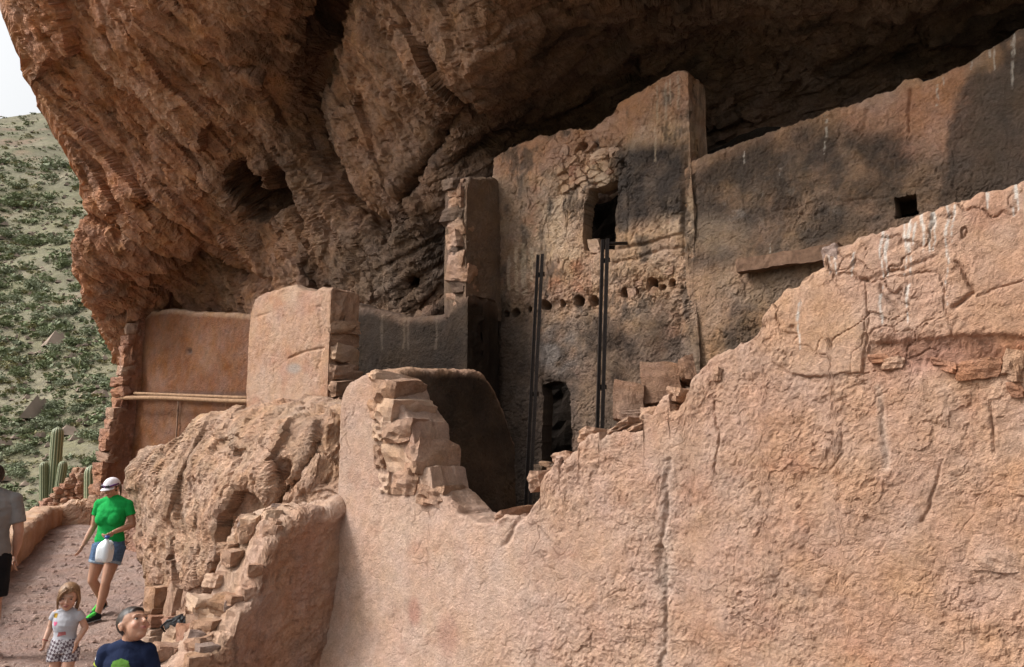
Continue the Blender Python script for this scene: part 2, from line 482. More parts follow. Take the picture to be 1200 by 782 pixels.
def front_col(c):
    X, Y = c.px, c.py; q = c.q
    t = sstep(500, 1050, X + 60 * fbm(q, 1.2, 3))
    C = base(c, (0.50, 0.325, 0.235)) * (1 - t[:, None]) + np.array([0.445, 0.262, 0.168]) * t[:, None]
    m = sstep(-.25, .45, fbm(q, 1.6, 4, off=11))
    C = mix(C, (0.49, 0.305, 0.205), 0.35 * m)
    pale = 1 - sstep(-10, 60, sdpoly(X, Y, [(400, 600), (600, 640), (590, 700), (520, 782), (390, 790)]))
    C = mix(C, (0.56, 0.37, 0.265), 0.55 * pale)
    red = np.maximum(sstep(.18, .5, fbm(q, 3.3, 4, off=27)) * 0.3, (1 - sstep(6, 34, np.abs(Y - 415))) * sstep(1000, 1060, X) * 0.75)
    C = mix(C, (0.36, 0.155, 0.09), red)
    rs = blob(X, Y, 487, 717, 7, 16) * .8 + blob(X, Y, 525, 745, 12, 25) * .5
    C = mix(C, (0.40, 0.19, 0.13), np.clip(rs, 0, 1))
    oran = (1 - sstep(-8, 8, sdpoly(X, Y, [(905, 345), (968, 300), (1015, 360), (1010, 436), (930, 440), (880, 400)]))) * .6
    C = mix(C, (0.48, 0.29, 0.175), oran * .7)
    # gullies silted with grey mud
    for pts, w in (([(783, 540), (777, 640), (776, 790)], 9), ([(1030, 455), (1040, 548)], 5)):
        C = mix(C, (0.46, 0.34, 0.26), 0.55 * np.exp(-(polydist(X, Y, pts) / w) ** 2))
    grey = sstep(.3, .6, fbm(q, 1.4, 3, off=60)) * .35
    C = mix(C, (0.40, 0.30, 0.24), grey)
    # white droppings running from the coping
    rs_ = np.random.RandomState(5)
    st = [(1034, 280, 58), (1040, 283, 42), (1062, 268, 60), (1067, 266, 62), (1072, 266, 24), (1083, 262, 48), (1092, 256, 44), (1096, 256, 40), (1111, 250, 110),
          (1118, 248, 40), (972, 292, 30), (978, 292, 34), (1160, 232, 22), (1190, 220, 34), (1193, 222, 26), (1000, 300, 26), (937, 362, 48), (1034, 350, 40), (1065, 340, 40)]
    for (x, y, L) in st:
        k = np.nonzero((np.abs(X - x) < 9) & (np.abs(Y - y - L / 2) < L))[0]
        qk = q[k]; u = (Y[k] - y) / L
        xx = X[k] - x - 1.6 * np.sin(Y[k] * 0.11 + x) - 1.6 * fbm(qk, 14, 2)
        wd_ = rs_.uniform(1.2, 2.8) * np.clip(1.15 - u, 0.35, 1)
        a = (1 - sstep(wd_ * .5, wd_ * 1.3, np.abs(xx))) * (u > -0.15) * (u < 1) * sstep(-.3, .15, fbm(qk, 30, 2, off=x) + 0.35 * (1 - u))
        C[k] = mix(C[k], (0.60, 0.55, 0.49), 0.8 * a)
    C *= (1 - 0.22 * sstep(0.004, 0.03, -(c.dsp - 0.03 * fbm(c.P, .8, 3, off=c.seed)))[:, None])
    return C
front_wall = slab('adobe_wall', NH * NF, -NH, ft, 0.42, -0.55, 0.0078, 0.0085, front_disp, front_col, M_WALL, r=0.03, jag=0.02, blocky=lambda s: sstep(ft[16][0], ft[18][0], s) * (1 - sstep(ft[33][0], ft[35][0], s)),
                  lean=lambda s, z: 0.30 * np.exp(-np.maximum(z, 0) / 0.30) * (1 - sstep(FU0 + .2, FU0 + 2.4, s)) + 0.05 * (1 - np.clip(z / 3, 0, 1)), seed=1.7)
tag(front_wall, 'long tan adobe wall with a V-shaped gap and white droppings below its rising coping', 'wall', kind='thing')

# ------------------------------------------------------------------ cross wall of the dark room
UC = float(at_n(np.array(468.), np.array(460.), NF + .2) @ UH)
cw_top = nz([(452, 441), (470, 434), (500, 433), (560, 431), (570, 437), (580, 455), (592, 482), (604, 515)], UC)
cw_top[0] = (NF + 0.2, cw_top[0][1])
def simple_disp(big=.03, lump=.008, crack=.01, cs=.5):
    return lambda c: plaster(c, big, lump, crack, cs, 1.0, 0.5)
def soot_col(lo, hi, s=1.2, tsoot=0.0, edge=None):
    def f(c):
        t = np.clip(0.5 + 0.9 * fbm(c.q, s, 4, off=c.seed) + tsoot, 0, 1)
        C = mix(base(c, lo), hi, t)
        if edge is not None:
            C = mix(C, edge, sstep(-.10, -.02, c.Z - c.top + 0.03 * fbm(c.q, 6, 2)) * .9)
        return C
    return f
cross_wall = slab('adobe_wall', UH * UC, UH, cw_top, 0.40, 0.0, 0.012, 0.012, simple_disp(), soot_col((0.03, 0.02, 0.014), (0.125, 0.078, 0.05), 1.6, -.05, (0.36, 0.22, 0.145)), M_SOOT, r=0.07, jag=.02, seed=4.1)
tag(cross_wall, 'dim sooty adobe cross wall running back from the front pillar, rounded light rim', 'wall', kind='thing')

# ------------------------------------------------------------------ back wall, two storeys
NB = 7.7
bk_top = uz([(579, 184), (586, 180), (602, 172), (630, 160), (650, 155), (665, 150), (690, 150), (705, 142), (716, 132), (724, 118), (740, 110), (770, 95), (790, 84), (800, 81), (806, 84)], NB)
sockets = [(590, 367, 4), (601, 366, 5), (618, 362, 4), (636, 357, 6), (656, 354, 4.5), (675, 352, 6.5), (692, 351, 6.5), (730, 342, 6), (743, 341, 4.5), (762, 333, 8), (775, 336, 4), (786, 331, 5), (683, 171, 5.5)]
DOOR = [(634, 549), (637, 470), (634, 452), (648, 447), (662, 449), (667, 462), (669, 500), (672, 552)]
WIN = [(684, 293), (683, 262), (686, 240), (691, 222), (708, 217), (725, 209), (725, 240), (721, 250), (720, 292)]
def back_recess(c):
    X, Y = c.px, c.py; r = np.zeros(len(X))
    w = 1.2 * fbm(c.q, 22, 3); w2 = fbm(c.q, 12, 2)
    for (x, y, a) in sockets:
        d = np.hypot((X - x) / (a * 0.9), (Y - y) / (a * 1.0)) + 0.3 * w2
        r = np.maximum(r, 0.22 * (1 - sstep(.75, 1.1, d)))
    return r
def back_disp(c):
    X, Y = c.px, c.py
    mid = np.exp(-((Y - (345 - .14 * (X - 690))) / 26) ** 2)
    d = plaster(c, 0.05, 0.016, 0.02, 0.42, 0.85 + .9 * mid, 0.8)
    # lower storey face stands proud, bed of the floor beams is eaten away
    d -= mid * (0.045 + 0.05 * fbm(c.q, 5, 3))
    # broken masonry above and left of the opening
    ma = 1 - sstep(-10, 14, sdpoly(X + 6 * fbm(c.q, 5, 2), Y, [(652, 190), (676, 160), (728, 168), (735, 195), (724, 206), (690, 222), (660, 228)]))
    f, e, r = facets(np.stack([c.S, c.P[:, 2], c.S * 0], 1), np.diag([8., 11., 1.]), 0.06, 0.05)
    d += ma * (f - .03 - .03 * np.exp(-(e / .06) ** 2))
    # lifted plaster sheets to the left of the opening
    sh = sstep(0.0, 0.05, fbm(c.q * np.array([1.6, .7, 1]), 3.2, 3, off=8)) * (1 - sstep(-10, 15, sdpoly(X, Y, [(590, 200), (690, 200), (682, 330), (592, 350)])))
    d += 0.014 * sh
    jam = 1 - sstep(-4, 6, sdpoly(X, Y, [(680, 225), (696, 225), (700, 262), (694, 296), (678, 296)]))
    d -= 0.10 * sstep(684, 700, X) * jam
    # dark smooth panel right of the opening
    pl = 1 - sstep(-2, 3, sdpoly(X, Y, [(724, 205), (798, 196), (800, 275), (724, 292)]))
    d += 0.02 * pl
    wob = 3 * fbm(c.q, 9, 3)
    for pts, w, dp in (([(724, 292), (760, 285), (800, 274)], 2, .03), ([(720, 308), (745, 303), (775, 292), (800, 290)], 2, .025), ([(757, 303), (770, 318)], 2, .02),
                       ([(806, 180), (803, 240), (801, 300)], 2.2, .025), ([(737, 258), (737, 292)], 1.6, .012), ([(755, 258), (755, 288)], 1.6, .012), ([(783, 235), (784, 282)], 1.6, .012),
                       ([(777, 140), (775, 170), (790, 195)], 1.6, .014), ([(632, 380), (640, 420), (636, 447), (660, 449)], 2, .02), ([(795, 355), (797, 420)], 3, .02)):
        d -= dp * np.exp(-(polydist(X + wob, Y - wob, pts) / w) ** 2)
    return d
def back_col(c):
    X, Y = c.px, c.py; q = c.q
    C = base(c, (0.42, 0.272, 0.178))
    C = mix(C, (0.52, 0.37, 0.25), sstep(-.1, .4, fbm(q, 1.5, 4, off=3)) * (1 - sstep(330, 350, Y)))
    C = mix(C, (0.34, 0.16, 0.10), sstep(.1, .45, fbm(q, 2.4, 4, off=13)) * .6 + .35 * np.exp(-((Y - 330) / 22) ** 2) * (X < 690))
    C = mix(C, (0.36, 0.19, 0.115), .7 * (1 - sstep(0, 26, sdpoly(X, Y, [(585, 180), (700, 140), (806, 84), (806, 110), (700, 165), (585, 200)]))))
    C = mix(C, (0.095, 0.07, 0.054), .8 * sstep(.06, .26, fbm(q * np.array([1.2, .7, 1.]), 2.2, 5, gain=.6, off=52)))
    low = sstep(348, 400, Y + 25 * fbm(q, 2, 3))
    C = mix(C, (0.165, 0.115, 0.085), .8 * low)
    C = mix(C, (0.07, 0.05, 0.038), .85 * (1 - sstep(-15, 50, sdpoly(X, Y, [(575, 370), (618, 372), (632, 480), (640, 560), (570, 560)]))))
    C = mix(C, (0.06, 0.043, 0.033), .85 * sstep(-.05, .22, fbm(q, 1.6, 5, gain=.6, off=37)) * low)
    C = mix(C, (0.17, 0.145, 0.13), .85 * blob(X, Y, 655, 410, 22, 26) * sstep(-.3, .2, fbm(q, 3, 3)))
    pan = (1 - sstep(-3, 22, sdpoly(X, Y, [(726, 180), (796, 176), (796, 245), (726, 258)])))
    C = mix(C, (0.06, 0.047, 0.04), np.clip(pan * (.95 + .3 * fbm(q, 4, 3)), 0, 1))
    C = mix(C, (0.15, 0.115, 0.09), .6 * blob(X, Y, 622, 212, 24, 20) * sstep(-.2, .3, fbm(q, 5, 3)))
    C = mix(C, (0.16, 0.12, 0.09), .5 * (1 - sstep(0, 40, sdpoly(X, Y, [(588, 230), (625, 240), (600, 340), (585, 340)]))))
    # lime runs
    for (x, y, L, w) in ((595, 300, 40, 2), (604, 290, 55, 2), (612, 285, 60, 3), (622, 290, 40, 2), (770, 100, 40, 1.2), (780, 96, 45, 1.4), (785, 92, 30, 1.2), (795, 88, 40, 1.5), (768, 150, 40, 1)):
        k = np.nonzero((np.abs(X - x) < 8) & (Y > y) & (Y < y + L))[0]
        a = 1 - sstep(w * .6, w * 1.3, np.abs(X[k] - x - 2 * fbm(q[k], 8, 2)))
        C[k] = mix(C[k], (0.50, 0.39, 0.28), .5 * a)
    C = mix(C, (0.22, 0.15, 0.095), .75 * sstep(.1, .3, c.rec) * (Y < 300)); C = mix(C, (0.07, 0.048, 0.034), sstep(.1, .3, c.rec) * (Y >= 300))  # sockets and jambs painted darker, standing in for the shade inside
    return C
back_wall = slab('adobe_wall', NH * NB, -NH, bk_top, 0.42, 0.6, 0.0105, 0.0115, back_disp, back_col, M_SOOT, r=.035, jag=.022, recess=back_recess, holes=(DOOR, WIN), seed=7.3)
tag(back_wall, 'tall two-storey ruined adobe wall with upper window, low doorway and row of beam sockets', 'wall', kind='thing')

# right-hand back wall, one storey higher up under the roof
br_top = uz([(803, 196), (812, 188), (825, 182), (860, 170), (900, 155), (960, 130), (1000, 117), (1045, 100), (1060, 90), (1073, 88), (1080, 92), (1100, 86), (1115, 74), (1160, 55), (1200, 35), (1300, -5), (1420, -60)], NB + .03)
HOLE = [(1048, 232), (1073, 227), (1075, 252), (1049, 256)]
def br_recess(c):
    w = .8 * fbm(c.q, 16, 2)
    return 0.7 * (1 - sstep(-.8, .8, sdpoly(c.px + w, c.py + w, HOLE)))
def br_disp(c):
    d = plaster(c, 0.06, 0.015, 0.014, 0.6, 0.95, .45)
    wob = 3 * fbm(c.q, 7, 3)
    for pts, w, dp in (([(1066, 105), (1064, 130), (1066, 152)], 2, .03), ([(900, 250), (960, 236), (1040, 232)], 2, .012), ([(815, 200), (812, 300)], 3, .02), ([(1015, 130), (1012, 150)], 3, .015)):
        d -= dp * np.exp(-(polydist(c.px + wob, c.py - wob, pts) / w) ** 2)
    return d
def br_col(c):
    X, Y = c.px, c.py; q = c.q
    C = base(c, (0.345, 0.215, 0.137))
    C = mix(C, (0.225, 0.145, 0.093), sstep(-.2, .4, fbm(q, 1.3, 4, off=2)))
    C = mix(C, (0.065, 0.048, 0.038), .8 * sstep(-.05, .25, fbm(q * np.array([1., .7, 1.]), 1.9, 5, gain=.6, off=52)))
    red = (1 - sstep(0, 30, sdpoly(X + 10 * fbm(q, 4, 3), Y + 8 * fbm(q, 4, 3, off=8), [(985, 120), (1115, 75), (1125, 110), (1115, 165), (1060, 172), (1050, 150), (1000, 140)])))
    C = mix(C, (0.46, 0.25, 0.155), .9 * red)
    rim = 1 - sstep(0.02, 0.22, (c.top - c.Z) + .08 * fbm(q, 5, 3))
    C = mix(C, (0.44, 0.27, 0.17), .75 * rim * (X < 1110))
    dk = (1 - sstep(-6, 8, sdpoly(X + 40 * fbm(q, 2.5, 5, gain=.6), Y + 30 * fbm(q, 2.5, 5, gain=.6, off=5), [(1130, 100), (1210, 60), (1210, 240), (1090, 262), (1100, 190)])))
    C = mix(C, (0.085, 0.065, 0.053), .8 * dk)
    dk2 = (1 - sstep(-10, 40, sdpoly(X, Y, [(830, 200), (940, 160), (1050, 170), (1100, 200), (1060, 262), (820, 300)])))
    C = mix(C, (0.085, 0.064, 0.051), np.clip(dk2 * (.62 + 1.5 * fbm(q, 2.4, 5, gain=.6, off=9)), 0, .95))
    C = mix(C, (0.30, 0.21, 0.145), .6 * blob(X, Y, 840, 275, 35, 22) + .5 * blob(X, Y, 900, 335, 70, 22))
    C = mix(C, (0.26, 0.22, 0.185), .55 * sstep(.2, .45, fbm(q, 6, 3, off=21)) * blob(X, Y, 900, 240, 90, 22))
    for (x, y, L, w) in ((915, 195, 14, 2), (968, 135, 26, 1.5), (966, 165, 16, 1), (1098, 98, 26, 1.4), (1105, 90, 14, 1.2), (1160, 55, 14, 1.4), (1165, 54, 30, 1), (1187, 50, 55, 1.5), (1190, 42, 24, 1.4), (1138, 70, 12, 1), (902, 285, 14, 1), (873, 178, 14, 1)):
        k = np.nonzero((np.abs(X - x) < 8) & (Y > y) & (Y < y + L))[0]
        a = (1 - sstep(w * .5, w * 1.3, np.abs(X[k] - x - 2 * fbm(q[k], 9, 2)))) * sstep(-.3, .1, fbm(q[k], 25, 2))
        C[k] = mix(C[k], (0.52, 0.46, 0.39), .8 * a)
    C = mix(C, (0.06, 0.042, 0.03), sstep(.1, .5, c.rec))  # rim of the square hole painted near black for the dark inside
    return C
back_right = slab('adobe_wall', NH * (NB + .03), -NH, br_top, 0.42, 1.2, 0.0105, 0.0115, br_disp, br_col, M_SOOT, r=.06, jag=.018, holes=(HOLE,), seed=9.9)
tag(back_right, 'long soot-stained rear wall with one small square hole, close under the cave roof', 'wall', kind='thing')

# stub of cross wall at the left end of the back wall (two storeys)
US = float(at_n(np.array(584.), np.array(300.), NB) @ UH)
P0 = unz(US, NB, 0)
zs = float(at_n(np.array(550.), np.array(207.), NB - .5)[2])
stub_top = [(-0.60, zs - .15), (-0.54, zs - .03), (-0.40, zs), (-0.2, zs + .05), (0.05, zs + .12)]
stub = slab('adobe_wall', P0, UH, stub_top, 0.34, float(at_n(np.array(550.), np.array(356.), 7.1)[2]) - .12, 0.012, 0.014, lambda c: plaster(c, .04, .012, .01, .4, 1, .5),
            soot_col((0.13, .085, .06), (0.24, .16, .11), 1.5, 0.1), M_SOOT, r=.05, jag=.03, seed=12.5)
tag(stub, 'shaded stub of cross wall with ragged stone end beside the tall back wall', 'wall', kind='thing')

# curved sooty wall between the panel and the back wall
NC_ = 7.06
cv_top = uz([(378, 352), (400, 353), (430, 361), (470, 369), (510, 367), (520, 362), (532, 350), (548, 344)], NC_)
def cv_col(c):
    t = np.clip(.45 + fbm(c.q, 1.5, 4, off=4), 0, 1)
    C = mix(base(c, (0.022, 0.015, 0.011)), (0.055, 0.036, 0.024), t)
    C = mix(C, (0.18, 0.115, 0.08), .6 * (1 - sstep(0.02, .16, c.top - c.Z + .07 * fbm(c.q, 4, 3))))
    w7 = fbm(c.q, 7, 2)
    for x in (448, 474, 479, 512):
        a = (1 - sstep(.8, 2, np.abs(c.px - x - 2 * w7))) * (c.py < 410)
        C = mix(C, (0.17, 0.125, 0.09), .3 * a)
    return C
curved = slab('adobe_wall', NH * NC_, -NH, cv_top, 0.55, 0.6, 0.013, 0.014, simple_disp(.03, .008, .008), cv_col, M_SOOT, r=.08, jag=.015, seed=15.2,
              lean=lambda s, z: -0.14 * np.sin(np.clip((s - cv_top[0][0]) / (cv_top[-1][0] - cv_top[0][0]), 0, 1) * math.pi))
tag(curved, 'low curved soot-blackened wall between the pale panel and the two-storey wall', 'wall', kind='thing')

# pale panel wall standing above the boulder
NP_ = 5.78
pn_top = uz([(291, 420), (292.5, 380), (294, 358), (299, 349), (308, 343), (330, 337), (345, 334), (352, 339), (368, 341), (378, 337), (388, 339)], NP_)
def pn_disp(c):
    d = plaster(c, .03, .007, .01, .45, .9, .4)
    X, Y = c.px, c.py
    wob = 3 * fbm(c.q, 9, 3)
    for pts, w, dp in (([(340, 420), (355, 413), (378, 408)], 1.6, .02), ([(375, 360), (378, 400), (372, 440)], 2, .012), ([(300, 372), (318, 366)], 1.5, .01)):
        d -= dp * np.exp(-(polydist(X + wob, Y, pts) / w) ** 2)
    return d
def pn_col(c):
    C = base(c, (0.47, 0.275, 0.175))
    C = mix(C, (0.50, 0.32, 0.215), sstep(-.2, .4, fbm(c.q, 1.7, 4)))
    C = mix(C, (0.42, 0.205, 0.125), .6 * sstep(.05, .4, fbm(c.q, 2.6, 4, off=9)))
    C = mix(C, (0.36, 0.31, 0.27), .8 * blob(c.px, c.py, 345, 432, 8, 6))
    return C
panel = slab('adobe_wall', NH * NP_, -NH, pn_top, 0.40, 0.8, 0.0095, 0.0095, pn_disp, pn_col, M_WALL, r=.04, jag=.012, seed=18.8)
tag(panel, 'pale pink adobe wall panel standing above the boulder, broken stone right edge', 'wall', kind='thing')

# far-left room: back wall and return wall
NL = 7.7
lb_top = uz([(168, 372), (178, 364), (200, 362), (230, 365), (290, 368), (330, 372), (360, 376)], NL)
def lb_disp(c):
    d = plaster(c, .03, .008, .008, .6, .8, .3)
    d -= .05 * np.exp(-(np.hypot(c.px - 221, c.py - 412) / 3.0) ** 2)
    d += 0.07 * sstep(463, 468, c.py)
    return d
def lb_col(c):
    C = base(c, (0.17, 0.074, 0.038)); C = mix(C, (0.20, 0.098, 0.055), sstep(-.2, .4, fbm(c.q, 1.2, 4)))  # red plaster taken darker: shade of the overhang is put into the colour
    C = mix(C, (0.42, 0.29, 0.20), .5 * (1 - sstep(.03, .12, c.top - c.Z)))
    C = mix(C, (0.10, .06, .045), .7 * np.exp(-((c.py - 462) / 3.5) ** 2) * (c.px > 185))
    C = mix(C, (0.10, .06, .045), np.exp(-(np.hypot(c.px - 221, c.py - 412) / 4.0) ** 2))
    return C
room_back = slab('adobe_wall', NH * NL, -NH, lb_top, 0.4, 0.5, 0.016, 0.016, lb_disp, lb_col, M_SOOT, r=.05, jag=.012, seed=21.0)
tag(room_back, 'red rear wall of the far roofless room, coloured dark for overhang shade, rounded top', 'wall', kind='thing')
UL = lb_top[0][0] + 0.08
PL = unz(UL, NL, 0)
zL = lb_top[1][1]
ret_top = [(-0.62, 0.7), (-0.58, 1.2), (-0.50, 1.8), (-0.42, 2.4), (-0.33, 3.0), (-0.26, 3.6), (-0.20, 4.1), (-0.15, zL - .35), (-0.10, zL - .08), (0.05, zL - .03)]
ret = slab('adobe_wall', PL, UH, ret_top, 0.34, 0.5, 0.011, 0.018, lambda c: plaster(c, .04, .014, .0, .4, 1.2, 0),
           soot_col((0.28, .125, .075), (0.36, .18, .11), 1.6, 0.1), M_SOOT, r=.05, jag=.03, seed=24.0)
tag(ret, 'slanting masonry return wall at the open end of the far room', 'wall', kind='thing')
# low masonry plinth at the foot of the far room
pb_top = uz([(120, 560), (150, 572), (185, 574), (230, 578), (262, 580)], 6.3)
plinth = slab('stone_plinth', NH * 6.3, -NH, [(a, 1.42 + .1 * math.sin(3 * a)) for a, b in pb_top], .5, 0.3, .02, .02,
              lambda c: plaster(c, .05, .02, .03, .3, 1, 1), soot_col((0.30, .15, .095), (0.42, .24, .16), 2, .1), M_WALL, r=.06, jag=.03, seed=26)
tag(plinth, 'low rough masonry plinth at the foot of the far room beside the path', 'wall', kind='thing')

# stone stub wall coming out from the corner of the front wall
UW = FU0 + 0.03
sw = nz([(415, 594), (400, 592), (379, 597), (355, 602), (338, 604), (327, 617), (319, 634), (311, 652), (303, 682), (291, 702), (280, 716), (272, 744), (250, 764), (232, 780), (215, 812)], UW)
sw = sw[::-1]
def sw_disp(c):
    d = plaster(c, .07, .018, .016, .5, 1., .5)
    left = sstep(-.15, -.35, c.off)
    f, r = scoops(c.P, np.diag([5., 5., 7.]), tilt=1.0, hr=.7, curv=.5)
    d += .11 * f * np.clip(.35 + left + sstep(-.16, -.04, c.Z - c.top) * .8, 0, 1)
    return d
def sw_col(c):
    C = base(c, (0.44, 0.245, 0.155)); C = mix(C, (0.48, .29, .195), sstep(-.2, .4, fbm(c.q, 1.8, 4)))
    C = mix(C, (0.50, .32, .22), .8 * sstep(-.12, -.02, c.Z - c.top + .05 * fbm(c.q, 5, 2)))
    C = mix(C, (0.31, .17, .11), .5 * sstep(.05, .4, fbm(c.q, 1.8, 4, off=30)))
    C = mix(C, (0.50, .33, .23), .7 * sstep(-.2, -.4, c.off))
    return C
stone_stub = slab('stone_wall', UH * UW, UH, sw, 0.62, -0.55, 0.011, 0.011, sw_disp, sw_col, M_WALL, r=.05, jag=.04, seed=29.,
                  lean=lambda s, z: .06 * np.exp(-np.maximum(z, 0) / .3))
tag(stone_stub, 'broken stepped stone buttress wall sloping down to the path beside the boulder', 'wall', kind='thing')

# ------------------------------------------------------------------ cliff with its overhang
def rbf_fit(X, v, lam=1e-3):
    d = np.linalg.norm(X[:, None] - X[None], axis=-1)
    K = d * d * np.log(d + 1e-9); n = len(X)
    A = np.zeros((n + 3, n + 3)); A[:n, :n] = K + lam * np.eye(n); A[:n, n] = 1; A[:n, n + 1:] = X; A[n, :n] = 1; A[n + 1:, :n] = X.T
    w = np.linalg.solve(A, np.concatenate([v, np.zeros(3)])); return w
def rbf_eval(X, w, Q):
    d = np.sqrt(((Q[:, None, :] - X[None]) ** 2).sum(-1)); K = d * d * np.log(d + 1e-9)
    return K @ w[:-3] + w[-3] + Q @ w[-2:]
ctl = [(10, 0, 12.5), (-30, -150, 11.8), (40, 100, 13.4), (100, 230, 14.6), (90, 300, 14.8), (110, 360, 15.6), (150, 420, 17.0), (165, 600, 17.2),
       (140, 180, 13.7), (170, 290, 14.6), (200, 350, 15.9), (200, 460, 16.8), (250, 340, 15.5), (250, 600, 16.0), (200, 220, 13.6), (130, 60, 12.2), (120, 0, 11.6), (230, 100, 12.2), (220, 0, 10.9),
       (290, 330, 14.3), (320, 270, 13.5), (300, 160, 12.6), (330, 60, 11.3), (320, 0, 10.6), (350, 330, 13.2), (395, 330, 12.6), (400, 260, 12.2), (372, 180, 12.3), (365, 100, 11.9), (395, 0, 11.2), (400, 500, 12.8),
       (420, 180, 11.7), (420, 90, 11.2), (440, 20, 10.5), (480, 250, 11.5), (470, 330, 11.8), (500, 355, 11.9), (490, 120, 10.6), (500, 0, 9.7), (560, 60, 9.3), (560, 180, 10.9), (540, 260, 11.4), (560, 360, 11.5), (580, 500, 11.6),
       (640, 120, 11.0), (640, 30, 9.4), (700, 120, 11.0), (720, 60, 10.2), (700, 0, 9.0), (800, 60, 10.3), (830, 130, 10.6), (800, 250, 10.8), (800, 0, 9.0), (900, 110, 9.9), (900, 20, 8.8), (1000, 100, 9.4), (1000, 200, 9.9), (1000, 0, 8.3),
       (1100, 60, 8.9), (1100, 0, 8.0), (1200, 20, 8.3), (1200, 150, 9.0), (1200, -60, 7.3), (1500, -60, 7.4), (1700, 0, 7.0), (1700, -400, 5.2),
       (0, -400, 9.6), (300, -400, 6.8), (600, -400, 5.6), (900, -400, 5.2), (1300, -400, 5.0), (600, -150, 7.4), (300, -150, 9.0), (900, -150, 6.9), (1200, 400, 9.5), (1500, 300, 8.5), (-100, -400, 10.2)]
ctl = np.array(ctl, float); ctlX = ctl[:, :2] / 400.0
wr = rbf_fit(ctlX, np.log(ctl[:, 2]), 2e-3)
Lx = np.array([(-75, -420), (-62, -300), (-40, -150), (-14, -60), (8, 0), (24, 35), (41, 75), (54, 110), (74, 150), (88, 180), (99, 215), (102, 245), (95, 270), (89, 295), (93, 312), (106, 350), (130, 392), (148, 425), (162, 470), (170, 620)], float)
def cliff_grid():
    colx = np.concatenate([np.linspace(0, 1, 600) , 1 + np.linspace(0, .5, 60)[1:]])
    rows = np.concatenate([np.linspace(0, 1, 400)])
    Xg = np.zeros((len(colx), len(rows) + 70)); Yg = np.zeros_like(Xg)
    xr = 150 + colx * 1060.0
    yb = np.interp(xr, [0, 300, 420, 540, 600, 700, 810, 1000, 1210, 1700], [620, 560, 480, 460, 330, 260, 290, 220, 130, 60])
    Yin = yb[:, None] + (-8 - yb)[:, None] * rows[None, :]
    Yab = np.linspace(-8, -420, 71)[1:]
    Yg = np.concatenate([Yin, np.broadcast_to(Yab, (len(colx), 70))], 1)
    xl = np.interp(Yg, Lx[:, 1], Lx[:, 0])
    Xg = xl + colx[:, None] * (1210 - xl)
    Xg = np.where(colx[:, None] > 1, 1210 + (colx[:, None] - 1) / .5 * 490, Xg)
    return Xg, Yg
Xg, Yg = cliff_grid()
Dg = np.exp(rbf_eval(ctlX, wr, np.stack([Xg.ravel(), Yg.ravel()], 1) / 400.0)).reshape(Xg.shape)
G = at_y(Xg, Yg, Dg)
# left end turns the corner and runs away behind the edge
back = []
for k, (a, b) in enumerate(((0.25, 0.02), (0.7, 0.08), (1.5, 0.25), (3.0, 0.8), (6.0, 2.5))):
    back.append(G[0] + np.array([-0.55, 0.83, 0]) * a + np.array([0.83, 0.55, 0.0]) * b)
Gl = np.stack(back[::-1], 0)
G = np.concatenate([Gl, G], 0)
# upward: roof runs out to the lip and the face rises above it
u0 = G[:, -1] @ UH; n0 = G[:, -1] @ NH; z0 = G[:, -1, 2]
lipn = 2.0 + 0.5 * np.sin(u0 * .7); lipz = np.maximum(z0 + 2.4, 10.5)
rowsup = []
for t in np.linspace(0, 1, 30)[1:]:
    nn = n0 + (np.minimum(lipn, n0 - .3) - n0) * t; zz = z0 + (lipz - z0) * (t ** 1.1); rowsup.append(unz(u0, nn, zz))
ln = np.minimum(lipn, n0 - .3)
for a, b in ((-0.1, .8), (0.1, 2.0), (0.6, 4), (1.4, 7), (2.6, 11)):
    rowsup.append(unz(u0, ln + a, lipz + b))
G = np.concatenate([G, np.stack(rowsup, 1)], 1)
Nn = -gridnormals(G)
# normals must face the open side
flip = np.sign((Nn * (CAMP - G)).sum(-1)); Nn *= np.sign(np.median(flip))
P = G.reshape(-1, 3); Nf = Nn.reshape(-1, 3)
X, Y = px(P)
right = sstep(430, 640, X + .35 * (Y - 150))
def rotm(d, s):
    """anisotropic scaling: long axis d (world), s=(along, across, across)"""
    d = np.asarray(d, float); d /= np.linalg.norm(d); h = np.cross(d, [0, 1, 0.2]); h /= np.linalg.norm(h); k = np.cross(d, h)
    return np.stack([d * s[0], h * s[1], k * s[2]], 1)
ML = lambda m: rotm((0.62, 0.25, -0.74), (0.45 * m, 1.3 * m, 1.0 * m))
MR = lambda m: rotm((0.88, -0.2, 0.42), (0.45 * m, 1.5 * m, 1.0 * m))
Pf = P.astype(np.float32)
iL = np.nonzero(right < .99)[0]; iR = np.nonzero(right > .01)[0]
def lr(fn):
    """evaluate a pattern only where its side of the cave shows it, blend in between"""
    a = fn(Pf[iL], ML); b = fn(Pf[iR], MR); one = not isinstance(a, tuple)
    if one: a, b = (a,), (b,)
    out = []
    for x, y in zip(a, b):
        v = np.zeros(len(Pf)); v[iL] += x * (1 - right[iL]); v[iR] += y * right[iR]; out.append(v)
    return out[0] if one else out
def scoop_lr(m, **k): return lr(lambda Q, M: scoops(Q, M(m), **k))
f, rid = scoop_lr(0.55, tilt=1.5, hr=.6, curv=.22, warp=.3)
dL = .50 * f + .25 * fbm(Pf, .55, 3)
def ledges(Q, M, per, wamp, off):
    # broken bedding: saw-tooth ledges across the long axis of M
    q = Q @ M; t = q[:, 1] / per + .55 * q[:, 2] / per + wamp * fbm(q * np.array([.6, 1, 1]), 1.1, 3, off=off); s = t - np.floor(t)
    return (1 - s) * sstep(0, .14, s)
f, r2_ = scoop_lr(1.7, tilt=1.7, hr=.8, curv=.2, warp=.35)
dL += .24 * f
lg = lr(lambda Q, M: ledges(Q, M(1.0), .6, 1.3, 3))
